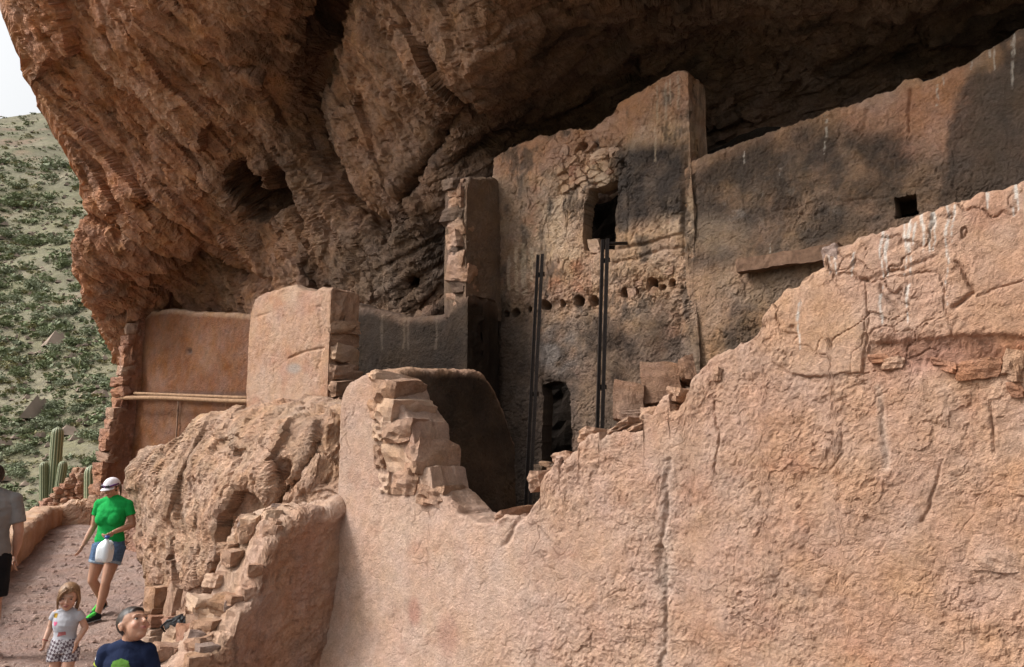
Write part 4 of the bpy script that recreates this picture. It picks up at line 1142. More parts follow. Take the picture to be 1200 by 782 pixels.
pts = [A_ + (B_ - A_) * t + np.array([0, 0, .02 * math.sin(5 * t)]) for t in np.linspace(0, 1, 16)]
o = tube('wooden_pole', [p - A_ for p in pts], np.linspace(.040, .036, 16), M_POLE, None, 10, A_); tag(o, 'thick peeled wooden pole spanning the far room and poking out past its end', 'pole', 'floor poles of the far room')
A2 = A_ + NH * .13 + UH * .55 + np.array([0, 0, .075])
o = tube('wooden_pole', [(B_ - A_) * t * .82 + np.array([0, 0, -.07 * t]) for t in np.linspace(0, 1, 10)], .028, M_POLE, None, 8, A2); tag(o, 'thin wooden pole lying behind the thick pole in the far room', 'pole', 'floor poles of the far room')
Pv = at_n(np.array(209.), np.array(470.), NL - .12)
o = tube('thin_rod', [(0, 0, 0), (0.01, 0, .6), (0, 0, Pv[2] - .7)], .014, M_WOOD, None, 6, (Pv[0], Pv[1], .7)); tag(o, 'thin upright rod below the pole in the far room', 'rod')

# ------------------------------------------------------------------ parapet
M_PARA = earth('parapet_plaster', None, vary=.12, s1=7, s2=40, s3=150, bump=.5, bdist=.006)
def par_col(c):
    C = base(c, (0.52, 0.345, 0.24)); return mix(C, (0.42, 0.25, 0.16), .7 * sstep(-.2, .4, fbm(c.q, 2, 3)))
def gpt(x, y):
    r = ray(np.array(float(x)), np.array(float(y))); t = 12.0
    for _ in range(30):
        P = CAMP + r * t; t += (P[2] - float(zg(P[0], P[1]))) / max(1e-3, -r[2] + .125)
    return CAMP + r * t
G1, G2 = gpt(4, 682), gpt(73, 616)
d12 = (G2 - G1); L12 = np.hypot(d12[0], d12[1]); dv = d12[:2] / L12
nf = np.array([dv[1], -dv[0], 0.0])                # faces the path
dd = np.array([-nf[1], nf[0], 0.0])
Ok = np.array([G1[0], G1[1], 0])
sgn = 1 if dd @ np.array([dv[0], dv[1], 0]) > 0 else -1
ss = np.linspace(-6.0, L12 + .12, 18)
tp = [(sgn * s, float(zg(0, G1[1] + dv[1] * s)) + .46 - .02 * max(0, s)) for s in ss]
tp = sorted(tp)
pr = slab('parapet_wall', Ok, nf, tp, .42, -.6, .025, .02, lambda c: plaster(c, .04, .006, 0, .5, 1, 0), par_col, M_PARA, r=.12, jag=.02, seed=33, endrough=.02)
tag(pr, 'low smooth adobe parapet curving along the outer edge of the path', 'wall', kind='thing')
G3 = gpt(118, 615)
d3 = G3 - G2; L3 = np.hypot(d3[0], d3[1]); dv3 = d3[:2] / L3; nf3 = np.array([dv3[1], -dv3[0], 0.0]); dd3 = np.array([-nf3[1], nf3[0], 0.0]); sg3 = 1 if dd3[:2] @ dv3 > 0 else -1
tp3 = sorted([(sg3 * s, G2[2] + .40 + .06 * math.sin(s * 4) + .05 * s) for s in np.linspace(-.1, L3 + .9, 12)])
pr3 = slab('parapet_wall', (G2[0], G2[1]), nf3, tp3, .5, 0, .025, .02, lambda c: plaster(c, .07, .02, .03, .4, 1, 1), par_col, M_PARA, r=.10, jag=.05, seed=36)
tag(pr3, 'rough end block of low wall closing the path in front of the small saguaro', 'wall', kind='thing')
# ruined rubble stub beyond the parapet
rbp = at_y(np.array(98.), np.array(588.), 16.6)
rub = empty('rubble_pile', (rbp[0], rbp[1], .2)); tag(rub, 'heap of red masonry rubble beyond the parapet beside the single-stem saguaro', 'rubble')
for i in range(11):
    y = 553 + i * 5.5; wpx = 10 + (y - 553) * 1.15
    x0 = 106 - wpx * .95; n = max(1, int(wpx / 11))
    for k in range(n + 1):
        x = x0 + wpx * (k + .5) / (n + 1) + rng.uniform(-2, 2)
        P = at_y(np.array(x), np.array(y + rng.uniform(-1, 1)), 16.6 + rng.uniform(-.12, .12)); sx = P[1] / F
        put_stone(rub, P, (rng.uniform(.18, .3), .4, rng.uniform(.10, .15)), rng.choice('rrrt'))

# ------------------------------------------------------------------ saguaros
def cactus_mat():
    m, nt, b = newmat('saguaro_skin'); N = nt.nodes; L = nt.links
    at = N.new('ShaderNodeAttribute'); at.attribute_name = 'Col'
    tc = N.new('ShaderNodeNewGeometry'); n = N.new('ShaderNodeTexNoise'); n.inputs['Scale'].default_value = 22; n.inputs['Detail'].default_value = 4
    L.new(tc.outputs['Position'], n.inputs['Vector'])
    r = N.new('ShaderNodeMapRange'); r.inputs['To Min'].default_value = .7; r.inputs['To Max'].default_value = 1.3; L.new(n.outputs[0], r.inputs['Value'])
    v = N.new('ShaderNodeVectorMath'); v.operation = 'SCALE'; L.new(at.outputs['Color'], v.inputs[0]); L.new(r.outputs[0], v.inputs['Scale']); L.new(v.outputs[0], b.inputs['Base Color'])
    b.inputs['Roughness'].default_value = .6; return m
M_CACT = cactus_mat()
def cactus_stem(name, pts, r, parent, nr=13):
    pts = np.array(pts, float)
    # resample and dome the tip
    seg = np.linalg.norm(np.diff(pts, axis=0), axis=1); t = np.concatenate([[0], np.cumsum(seg)]); n = 60
    tt = np.linspace(0, t[-1], n); P = np.stack([np.interp(tt, t, pts[:, k]) for k in range(3)], 1)
    for _ in range(5): P[1:-1] = (P[:-2] + P[2:] + 2 * P[1:-1]) / 4
    e = t[-1] - tt; rad = r * np.where(e < r * 1.4, np.sqrt(np.clip(1 - (1 - e / (r * 1.4)) ** 2, 0.0025, 1)), 1.0)
    seg_ = nr * 6; ribs = lambda th: 1 + .12 * np.abs(np.cos(th * nr / 2)) ** .8 - .06
    o = tube(name, P, rad, M_CACT, parent, seg_, cap=True, ribs=ribs)
    th = np.linspace(0, 2 * math.pi, seg_, endpoint=False); rg = np.abs(np.cos(th * nr / 2)) ** 4
    C = np.array([0.085, 0.115, 0.05])[None] * (1 - rg[:, None]) + np.array([0.33, 0.33, 0.20])[None] * rg[:, None]
    C = np.tile(C, (n, 1)); set_col(o.data, C); return o
def sag_pt(x, y, Y, o): return at_y(np.array(float(x)), np.array(float(y)), Y) - np.array(o)
Ys = 20.5; b0 = at_y(np.array(61.), np.array(600.), Ys); b0[2] = -1.35
sg = empty('saguaro_cactus', b0); tag(sg, 'three-stemmed green saguaro cactus standing beyond the parapet', 'cactus')
cactus_stem('stem', [(0.02, 0, 0), sag_pt(61, 595, Ys, b0), sag_pt(65, 540, Ys, b0), sag_pt(68, 500, Ys, b0)], .135, sg)
cactus_stem('arm', [sag_pt(62, 606, Ys, b0), sag_pt(55, 600, Ys - .1, b0), sag_pt(51.5, 588, Ys - .12, b0), sag_pt(51.5, 541, Ys - .1, b0)], .10, sg)
cactus_stem('arm', [sag_pt(62, 604, Ys, b0), sag_pt(66, 594, Ys - .16, b0), sag_pt(70, 570, Ys - .18, b0), sag_pt(74.5, 540, Ys - .15, b0)], .10, sg)
b1 = at_y(np.array(107.), np.array(600.), 16.2); b1[2] = -.6
sg2 = empty('saguaro_cactus', b1); tag(sg2, 'single-stemmed saguaro cactus rising behind the end of the parapet', 'cactus')
cactus_stem('stem', [(0, 0, 0), sag_pt(107, 590, 16.2, b1), sag_pt(107.5, 545, 16.2, b1)], .125, sg2)

# ------------------------------------------------------------------ shrubs on the hillside
def leaf_mat(name, c1, c2):
    m, nt, b = newmat(name); N = nt.nodes; L = nt.links
    g = N.new('ShaderNodeObjectInfo'); ge = N.new('ShaderNodeNewGeometry')
    n = N.new('ShaderNodeTexNoise'); n.inputs['Scale'].default_value = 1.1; n.inputs['Detail'].default_value = 5; L.new(ge.outputs['Position'], n.inputs['Vector'])
    mx = N.new('ShaderNodeMix'); mx.data_type = 'RGBA'; mx.inputs['A'].default_value = (*c1, 1); mx.inputs['B'].default_value = (*c2, 1)
    r = N.new('ShaderNodeMapRange'); r.inputs['From Min'].default_value = .3; r.inputs['From Max'].default_value = .7; L.new(n.outputs[0], r.inputs['Value']); L.new(r.outputs[0], mx.inputs['Factor'])
    L.new(mx.outputs['Result'], b.inputs['Base Color']); b.inputs['Roughness'].default_value = .8; b.inputs['Specular IOR Level'].default_value = .1
    return m
M_L1 = leaf_mat('olive_leaves', (0.14, 0.165, 0.085), (0.22, 0.245, 0.14))
M_L2 = leaf_mat('grey_green_leaves', (0.18, 0.20, 0.125), (0.27, 0.29, 0.195))
M_L3 = leaf_mat('dry_straw_leaves', (0.19, 0.18, 0.09), (0.27, 0.24, 0.13))
def clump(n, size, leaf, seed, flat=.62):
    rs = np.random.RandomState(seed)
    lob = rs.normal(size=(6, 3)) * .28; lob[:, 2] = np.abs(lob[:, 2]) * .7 + .25
    c = lob[rs.randint(0, 6, n)] + rs.normal(size=(n, 3)) * np.array([.2, .2, .15])
    c[:, 2] = np.clip(c[:, 2], .0, 2); c *= np.array([1, 1, flat * 1.4]); c *= size
    a = rs.normal(size=(n, 3)); a /= np.linalg.norm(a, axis=1, keepdims=True); b = np.cross(a, rs.normal(size=(n, 3))); b /= np.linalg.norm(b, axis=1, keepdims=True)
    l = leaf * size * rs.uniform(.6, 1.4, (n, 1))
    V = np.stack([c - a * l, c + b * l * .6, c + a * l, c - b * l * .6], 1).reshape(-1, 3); return V
def quads(nv): return np.arange(nv).reshape(-1, 4)
shr = []
for i in range(6):
    V = clump(420, 1.0, .075, 50 + i); me = mesh_np('foliage', V, quads(len(V)), False); me.materials.append((M_L1, M_L2, M_L1, M_L2, M_L1, M_L2)[i]); shr.append(me)
rs = np.random.RandomState(3)
cand = np.stack([np.concatenate([rs.uniform(-110, 190, 6500), rs.uniform(-700, -110, 5500)]), rs.uniform(80, 640, 12000)], 1)
inner = np.arange(12000) < 6500
# march all rays at once over the slope
Yq = np.linspace(30, 330, 48); R_ = ray(cand[:, 0], cand[:, 1])
PP = CAMP + R_[:, None, :] * (Yq[None, :] / R_[:, 1][:, None])[..., None]
below = PP[..., 2] < hill_z(PP[..., 0], PP[..., 1])
hit = below.any(1); k = below.argmax(1)
k = np.maximum(k, 1)[hit]; ix = np.nonzero(hit)[0]
Pa, Pb_ = PP[ix, k - 1], PP[ix, k]
for _ in range(7):                                        # close in on the slope
    Pm = (Pa + Pb_) / 2; u_ = (Pm[:, 2] < hill_z(Pm[:, 0], Pm[:, 1]))[:, None]; Pa, Pb_ = np.where(u_, Pa, Pm), np.where(u_, Pm, Pb_)
Ph = Pb_.copy(); Ph[:, 2] = hill_z(Ph[:, 0], Ph[:, 1])
sizes = np.minimum(rs.lognormal(0, .62, len(Ph)) * .66, 16.0 * Ph[:, 1] / F)
patch = fbm(Ph, .05, 3); keepm = rs.rand(len(Ph)) < np.clip(.9 + 1.0 * patch, .3, 1) * sstep(20, 110, Ph[:, 1])
inn = inner[hit][keepm]; Ph, sizes = Ph[keepm], sizes[keepm]
pxs = sizes / Ph[:, 1] * np.where(inn, 1, .01)
order = np.argsort(-pxs)
big = order[:230]; small = order[230:]
lab = ('olive green rounded desert shrub growing on the rocky hillside', 'grey green desert bush growing on the rocky hillside')
for q, i in enumerate(big):
    v = rs.randint(0, 6)
    o = bpy.data.objects.new('desert_shrub', shr[v]); COL.objects.link(o); s = sizes[i] * 1.05
    o.location = Ph[i] + np.array([0, 0, -.05]); o.scale = (s * rs.uniform(.9, 1.25), s, s * rs.uniform(.7, 1.0)); o.rotation_euler = (0, 0, rs.uniform(0, 6.3))
    tag(o, lab[v % 2], 'shrub', 'shrubs on the hillside' if v % 2 == 0 else 'grey bushes on the hillside')
VV = [clump(46, 1.0, .19, 90 + j) for j in range(12)]
for nm, mt, sel, ss in (('hillside_scrub', M_L1, small[0::3], 1.0), ('hillside_scrub', M_L2, small[1::3], .9), ('dry_grass', M_L3, small[2::3], .7)):
    V = np.concatenate([VV[i % 12] * sizes[i] * ss * np.array([1, 1, .8]) + Ph[i] for i in sel])
    o = link(nm, mesh_np(nm, V, quads(len(V)), False), mt); tag(o, {'dry_grass': 'straw coloured dry grass tufts scattered over the hillside'}.get(nm, 'small distant scrub scattered over the hillside'), 'vegetation', kind='stuff')
# pale rocks on the slope
V0 = np.array([[0, 0, .5], [.5, 0, 0], [.1, .45, 0], [-.5, .1, 0], [-.1, -.5, 0], [.2, .1, .45]])
F0 = np.array([[0, 1, 2], [0, 2, 3], [0, 3, 4], [0, 4, 1], [5, 1, 2], [5, 4, 1]])
n = 2600; sel = rs.randint(0, len(Ph), n); off = rs.normal(size=(n, 2)) * 2.2
Pr = np.stack([Ph[sel, 0] + off[:, 0], Ph[sel, 1] + off[:, 1]], 1); zr = hill_z(Pr[:, 0], Pr[:, 1])
sr = rs.lognormal(0, .5, n) * .42
V = (V0[None] * sr[:, None, None] * rs.uniform(.6, 1.4, (n, 1, 3)) + np.stack([Pr[:, 0], Pr[:, 1], zr], 1)[:, None]).reshape(-1, 3)
Fr = (F0[None] + (np.arange(n) * 6)[:, None, None]).reshape(-1, 3)
M_HR = plain('slope_rock', (0.25, 0.19, 0.15), .95, .1, vary=.3, scale=.8)
o = link('scattered_rocks', mesh_np('scattered_rocks', V, Fr, False), M_HR); tag(o, 'pale broken rocks littering the hillside between the shrubs', 'rocks', kind='stuff')
# tall dry agave stalks
for x, y, L in ((113, 388, 26), (146, 440, 20), (20, 410, 18), (88, 470, 22), (30, 250, 14)):
    r = ray(np.array([float(x)]), np.array([float(y)])); pp = CAMP + r[:, None, :] * (Yq[None] / r[:, 1][:, None])[..., None]
    k = (pp[..., 2] < hill_z(pp[..., 0], pp[..., 1])).argmax(1)[0]; P = pp[0, k]; P[2] = hill_z(P[:1], P[1:2])[0] - .1
    h = L * P[1] / F
    e = empty('agave_stalk', P); tag(e, 'tall thin dry agave stalk standing on the hillside', 'plant', 'dry stalks on the hillside')
    tube('stalk', [(0, 0, 0), (.05, 0, h * .5), (.12, .02, h)], [.07, .05, .03], M_L3, e, 5)
    V = clump(30, .7, .3, 7); link('leaf_rosette', mesh_np('leaf_rosette', V, quads(len(V)), False), M_L2, e)
# ================================================================== people
class Prims:
    def __init__(s): s.V = []; s.F = []; s.n = 0
    def grid(s, G):
        nu, nv = G.shape[:2]; s.V.append(G.reshape(-1, 3)); s.F.append(gridfaces(nu, nv, True) + s.n); s.n += nu * nv
    def ell(s, c, r, R=None, nu=13, nv=18):
        a = np.linspace(-math.pi / 2, math.pi / 2, nu)[:, None]; b = np.linspace(0, 2 * math.pi, nv, endpoint=False)[None]
        G = np.stack([np.cos(a) * np.cos(b), np.cos(a) * np.sin(b), np.sin(a) + 0 * b], -1) * np.broadcast_to(np.array(r, float), (3,))
        if R is not None: G = G @ np.array(R).T
        s.grid(G + np.array(c, float)); return s
    def rings(s, rg, nv=20):
        """rg: (centre, rx, ry) horizontal ellipses from bottom to top"""
        b = np.linspace(0, 2 * math.pi, nv, endpoint=False); L = []
        rg = [(rg[0][0], 1e-4, 1e-4)] + list(rg) + [(rg[-1][0], 1e-4, 1e-4)]
        for c, rx, ry in rg: L.append(np.array(c) + np.stack([rx * np.cos(b), ry * np.sin(b), 0 * b], -1))
        s.grid(np.array(L)); return s
    def limb(s, pts, rad, ball=True, nv=14):
        pts = [np.array(p, float) for p in pts]
        for p0, p1, r0, r1 in zip(pts[:-1], pts[1:], rad[:-1], rad[1:]):
            d = p1 - p0; d = d / max(np.linalg.norm(d), 1e-9); ref = np.array([0, 0, 1.]) if abs(d[2]) < .8 else np.array([0, 1., 0])
            A = np.cross(d, ref); A /= np.linalg.norm(A); B = np.cross(d, A); b = np.linspace(0, 2 * math.pi, nv, endpoint=False)
            c = np.cos(b)[:, None] * A + np.sin(b)[:, None] * B
            s.grid(np.array([p0 + c * 1e-4] + [p0 + (p1 - p0) * t + c * (r0 + (r1 - r0) * t) for t in (0, .5, 1)] + [p1 + c * 1e-4]))
        if ball:
            for p, r in zip(pts, rad): s.ell(p, (r * .99,) * 3, nu=9, nv=12)
        return s
    def hand(s, w, d, side, curl=.5, k=1.0):
        """palm, four unequal bent fingers and a thumb leaving the side of the palm"""
        w = np.array(w, float); d = np.array(d, float); d /= np.linalg.norm(d); side = np.array(side, float); side -= d * (side @ d); side /= np.linalg.norm(side); n = np.cross(d, side)
        for t, wd_, th in ((0.0, .020, .018), (.03, .030, .016), (.06, .037, .014), (.085, .036, .012)):
            for q in (-1, -.33, .33, 1): s.ell(w + d * t * k + side * (q * (wd_ - .010) * k), (.013 * k, .013 * k, .013 * k), nu=7, nv=9)
        s.limb([w, w + d * .04 * k, w + d * .08 * k], [.019 * k, .021 * k, .017 * k])
        for off, L in ((-.030, .062), (-.010, .075), (.010, .072), (.028, .055)):
            p = w + d * .085 * k + side * off * k; dd_ = d.copy(); P = [p]
            for j, f in enumerate((.45, .32, .23)):
                a = curl * (.5 + .5 * j); dd_ = d * math.cos(a) + n * math.sin(a); p = p + dd_ * L * f * k; P.append(p)
            s.limb(P, [.0095 * k, .009 * k, .0082 * k, .0072 * k], nv=9)
        p = w + d * .02 * k - side * .024 * k
        s.limb([p, p + (d * .5 - side * .75 + n * .2) * .036 * k, p + (d * 1.0 - side * .75 + n * .5) * .058 * k], [.0125 * k, .0105 * k, .0085 * k], nv=9)
        return s
    def build(s, name, voxel, smooth=4, mat=None, parent=None, wrinkle=0.0):
        V = np.concatenate(s.V); Fq = np.concatenate(s.F)
        me = mesh_np(name, V, Fq); o = bpy.data.objects.new(name, me); COL.objects.link(o)
        m = o.modifiers.new('r', 'REMESH'); m.mode = 'VOXEL'; m.voxel_size = voxel; m.use_smooth_shade = True
        if smooth:
            q = o.modifiers.new('s', 'SMOOTH'); q.factor = .5; q.iterations = smooth
        dg = bpy.context.evaluated_depsgraph_get(); me2 = bpy.data.meshes.new_from_object(o.evaluated_get(dg))
        bpy.data.objects.remove(o); bpy.data.meshes.remove(me); me2.name = name
        if wrinkle:
            V = verts(me2).astype(np.float32); nn = np.empty(len(V) * 3, np.float32); me2.vertex_normals.foreach_get('vector', nn); nn = nn.reshape(-1, 3)
            q = V @ np.array([[1, .35, .2], [-.2, 1, .3], [.3, -.5, .8]]).T
            wv = fbm(q * np.array([5, 5, 13.]), 1.0, 3, ridged=True, off=name.__len__()) * .7 + .6 * fbm(V, 7, 2)
            V = V + nn * (wrinkle * wv)[:, None]; me2.vertices.foreach_set('co', V.ravel()); me2.update()
        me2.polygons.foreach_set('use_smooth', np.ones(len(me2.polygons), bool)); me2.materials.clear()
        return link(name, me2, mat, parent)
def verts(me):
    a = np.empty(len(me.vertices) * 3, np.float32); me.vertices.foreach_get('co', a); return a.reshape(-1, 3)
def skin_mat():
    m, nt, b = newmat('skin'); N = nt.nodes; L = nt.links
    at = N.new('ShaderNodeAttribute'); at.attribute_name = 'Col'
    tc = N.new('ShaderNodeTexCoord'); n = N.new('ShaderNodeTexNoise'); n.inputs['Scale'].default_value = 30; n.inputs['Detail'].default_value = 4; L.new(tc.outputs['Object'], n.inputs['Vector'])
    r = N.new('ShaderNodeMapRange'); r.inputs['To Min'].default_value = .85; r.inputs['To Max'].default_value = 1.15; L.new(n.outputs[0], r.inputs['Value'])
    v = N.new('ShaderNodeVectorMath'); v.operation = 'SCALE'; L.new(at.outputs['Color'], v.inputs[0]); L.new(r.outputs[0], v.inputs['Scale']); L.new(v.outputs[0], b.inputs['Base Color'])
    b.inputs['Roughness'].default_value = .5; b.inputs['Specular IOR Level'].default_value = .35
    b.inputs['Subsurface Weight'].default_value = .12; b.inputs['Subsurface Radius'].default_value = (.6, .25, .12); b.inputs['Subsurface Scale'].default_value = .012
    return m
M_SKIN = skin_mat()
def cloth(name, c, vary=.18, scale=14, bump=.5, bdist=.02, rough=.9): return plain(name, c, rough, .1, 0, vary, scale, bump, bdist)
M_EYE = plain('eye_white', (.42, .39, .36), .25, .5, vary=.02); M_IRIS = plain('dark_iris', (.03, .018, .012), .15, .5, vary=.1)
def rotzx(yaw, pitch, roll=0.0):
    return np.array((Matrix.Rotation(yaw, 3, 'Z') @ Matrix.Rotation(roll, 3, 'Y') @ Matrix.Rotation(pitch, 3, 'X')))
def head(B, c, hh, R, ears=True):
    E = lambda p, r: B.ell(np.array(c) + R @ (np.array(p) * hh), np.array(r) * hh, R)
    E((0, .06, .11), (.345, .43, .385)); E((0, -.10, -.12), (.275, .30, .365)); E((0, -.215, -.385), (.145, .135, .10))
    E((0, -.34, .075), (.23, .075, .05)); E((.15, -.27, -.15), (.11, .11, .11)); E((-.15, -.27, -.15), (.11, .11, .11))
    E((0, -.375, -.255), (.10, .055, .028)); E((0, -.37, -.295), (.085, .05, .03)); E((0, -.46, -.125), (.068, .055, .05)); E((0, -.26, .26), (.20, .09, .10))
    B.limb([np.array(c) + R @ (np.array(p) * hh) for p in ((0, -.375, .03), (0, -.42, -.04), (0, -.465, -.115))], [.032 * hh, .04 * hh, .05 * hh])
    for s in (-1, 1): E((s * .14, -.306, .048), (.075, .05, .022)); E((s * .14, -.306, -.048), (.07, .042, .018))
    if ears:
        for s in (-1, 1): E((s * .345, .05, -.05), (.035, .085, .125)); E((s * .355, .06, -.0), (.045, .075, .06))
def skin_cols(me, col, c, hh, R, brow=(.10, .06, .04), crop=None):
    V = verts(me); q = (V - np.array(c)) @ R / hh
    C = np.broadcast_to(np.array(col, np.float32), V.shape).copy()
    n = fbm(V, 9, 3); C *= (1 + .08 * n)[:, None]
    def bl(p, r): return np.clip(1.4 - np.sqrt((((q - np.array(p)) / np.array(r)) ** 2).sum(1)), 0, 1)[:, None]
    C = C * (1 - bl((0, -.41, -.265), (.12, .1, .045))) + np.array([.36, .13, .11]) * bl((0, -.41, -.265), (.12, .1, .045))
    for s in (-1, 1):
        w = bl((s * .15, -.40, .09), (.10, .09, .022)); C = C * (1 - w) + np.array(brow) * w
        w = bl((s * .17, -.34, -.16), (.12, .14, .10)) * .35; C = C * (1 - w) + np.array([.50, .22, .16]) * w
        w = bl((s * .14, -.36, .005), (.085, .09, .04)) * .45; C = C * (1 - w) + np.array(col) * .45 * w
    w = bl((0, -.43, -.275), (.10, .06, .008)) * .8; C = C * (1 - w) + np.array([.12, .04, .035]) * w
    if crop is not None:                                      # close-cropped hair: scalp colour with a soft edge
        line = np.where(q[:, 1] < -.12, .19 - .25 * (q[:, 1] + .12) * 0, np.where(q[:, 1] < .10, .19 - (q[:, 1] + .12) * 1.3, -.20 - .1 * q[:, 1]))
        m = sstep(-.02, .05, q[:, 2] - line + .03 * fbm(V, 60, 2)) * (np.linalg.norm(q, axis=1) < .8) * ((np.abs(q[:, 0]) < .362) | (q[:, 2] > .12))
        C = C * (1 - m[:, None]) + np.array(crop) * (1 + .25 * fbm(V, 120, 2))[:, None] * m[:, None]
    set_col(me, C)
def eyes(parent, c, hh, R):
    for s in (-1, 1):
        p = np.array(c) + R @ (np.array((s * .14, -.313, .0)) * hh)
        B = Prims().ell((0, 0, 0), (.042 * hh,) * 3, nu=10, nv=14); me = mesh_np('eye', np.concatenate(B.V), np.concatenate(B.F)); e = link('eye', me, M_EYE, parent, p)
        B = Prims().ell(R @ np.array((0, -.034 * hh, 0)), np.array((.030, .02, .030)) * hh, R, nu=8, nv=12); me = mesh_np('iris', np.concatenate(B.V), np.concatenate(B.F)); link('iris', me, M_IRIS, e)
def hair_cap(name, c, hh, R, mat, parent, keep, grow=1.06, strands=.012, seed=0):
    a = np.linspace(-math.pi / 2, math.pi / 2, 46)[:, None]; b = np.linspace(0, 2 * math.pi, 72, endpoint=False)[None]
    D = np.stack([np.cos(a) * np.cos(b), np.cos(a) * np.sin(b), np.sin(a) + 0 * b], -1).reshape(-1, 3)
    q = D * np.array((.345, .43, .385)) * grow + np.array((0, .06, .11))
    # lower back of the head
    n = fbm(q * np.array([3, 3, .7]), 9, 3, off=seed)
    q = q + D * (strands * n)[:, None]
    Fq = gridfaces(46, 72, True); k = keep(q); Fq = Fq[k[Fq].all(1)]
    V = np.array(c) + (q * hh) @ R.T
    o = link(name, mesh_np(name, V, Fq), mat, parent)
    s = o.modifiers.new('t', 'SOLIDIFY'); s.thickness = .004; s.offset = -1
    return o
def strand_lock(name, pts, r, mat, parent, c, hh, R, flat=.5, n=22):
    pts = np.array([np.array(c) + R @ (np.array(p) * hh) for p in pts]); t = np.linspace(0, 1, len(pts)); tt = np.linspace(0, 1, n)
    P = np.stack([np.interp(tt, t, pts[:, k]) for k in range(3)], 1)
    for _ in range(3): P[1:-1] = (P[:-2] + P[2:] + 2 * P[1:-1]) / 4
    rad = np.interp(tt, [0, .15, .6, 1], [.4, 1, .85, .12]) * r * hh
    return tube(name, P, rad, mat, parent, 10, ribs=lambda th: 1 - (1 - flat) * np.abs(np.sin(th)) + .08 * np.sin(th * 7))
from mathutils.bvhtree import BVHTree
def decal(name, polys, target, mat, y0=-1.0, off=.002, parent=None, n=26):
    """flat print lying on the cloth: 2-D outline (x, z) dropped onto the front of the garment"""
    me = target.data; V = verts(me); tri = [tuple(p.vertices) for p in me.polygons]; bvh = BVHTree.FromPolygons([tuple(v) for v in V], tri)
    xs = [p[0] for p in polys]; zs = [p[1] for p in polys]
    gx = np.linspace(min(xs), max(xs), n); gz = np.linspace(min(zs), max(zs), n); idx = -np.ones((n, n), int); VV = []; FF = []
    for i, x in enumerate(gx):
        for j, z in enumerate(gz):
            h = bvh.ray_cast(Vector((x, y0, z)), Vector((0, 1, 0)))
            if h[0] is not None: idx[i, j] = len(VV); VV.append(h[0] + Vector((0, -off, 0)))
    for i in range(n - 1):
        for j in range(n - 1):
            k = [idx[i, j], idx[i + 1, j], idx[i + 1, j + 1], idx[i, j + 1]]
            cx, cz = (gx[i] + gx[i + 1]) / 2, (gz[j] + gz[j + 1]) / 2
            if min(k) >= 0 and inpoly(np.array([cx]), np.array([cz]), polys)[0]: FF.append(k)
    if FF:
        o = link(name, mesh_np(name, np.array([tuple(v) for v in VV]), FF), mat, parent or target); return o
def circ(cx, cz, rx, rz, n=24): return [(cx + rx * math.cos(t), cz + rz * math.sin(t)) for t in np.linspace(0, 2 * math.pi, n, endpoint=False)]
def torso(B, pel, ch, nk, w, g=0.0, hip=1.0, bust=0.0, zlo=None):
    """pelvis to neck, given centres and shoulder half width w; g = growth for clothes"""
    pel, ch, nk = (np.array(p, float) for p in (pel, ch, nk)); L = lambda a, b, t: a + (b - a) * t
    B.rings([(L(pel, ch, -.28), .80 * w * hip + g, .56 * w + g), (pel, .86 * w * hip + g, .60 * w + g), (L(pel, ch, .35), .74 * w + g, .50 * w + g), (L(pel, ch, .6), .72 * w + g, .49 * w + g), (ch, .86 * w + g, .58 * w + g), (L(ch, nk, .35), .90 * w + g, .54 * w + g), (L(ch, nk, .62), .80 * w + g, .42 * w + g), (L(ch, nk, .82), .48 * w + g, .33 * w + g)])
    for s in (-1, 1):                                         # slope from neck to shoulder
        B.limb([L(ch, nk, .86), L(ch, nk, .66) + np.array((s * .80 * w, 0, 0))], [.34 * w + g * .8, .26 * w + g * .6])
    if bust:
        for s in (-1, 1): B.ell(ch + np.array((s * .38 * w, -.42 * w, -.02)), (.36 * w + g, .30 * w * bust + g, .36 * w + g))
def shoe(parent, heel, toe, k, M_body, M_trim, M_sole):
    heel, toe = np.array(heel, float), np.array(toe, float); d = toe - heel; L = np.linalg.norm(d); d /= L; B = Prims(); up = np.array([0, 0, 1.0]); up = up - d * (up @ d); up /= np.linalg.norm(up)
    for t, r, h in ((.1, .036, .045), (.3, .037, .05), (.55, .042, .04), (.78, .045, .032), (.93, .036, .026)): B.ell(heel + d * L * t + up * h * k, (r * k, r * k * 1.15, h * k))
    B.limb([heel + d * L * .2 + up * .05 * k, heel + d * L * .16 + up * .09 * k], [.042 * k, .040 * k])
    o = B.build('shoe', .006, 3, M_body, parent)
    B = Prims()
    for t, r in ((.08, .038), (.3, .036), (.55, .042), (.78, .046), (.95, .036)): B.ell(heel + d * L * t + up * .008 * k, (r * k, r * k * 1.15, .013 * k))
    B.build('sole', .006, 2, M_sole, o)
    B = Prims(); B.limb([heel + d * L * .38 + up * .092 * k, heel + d * L * .75 + up * .062 * k], [.024 * k, .026 * k]); B.build('lacing', .006, 2, M_trim, o)
    return o

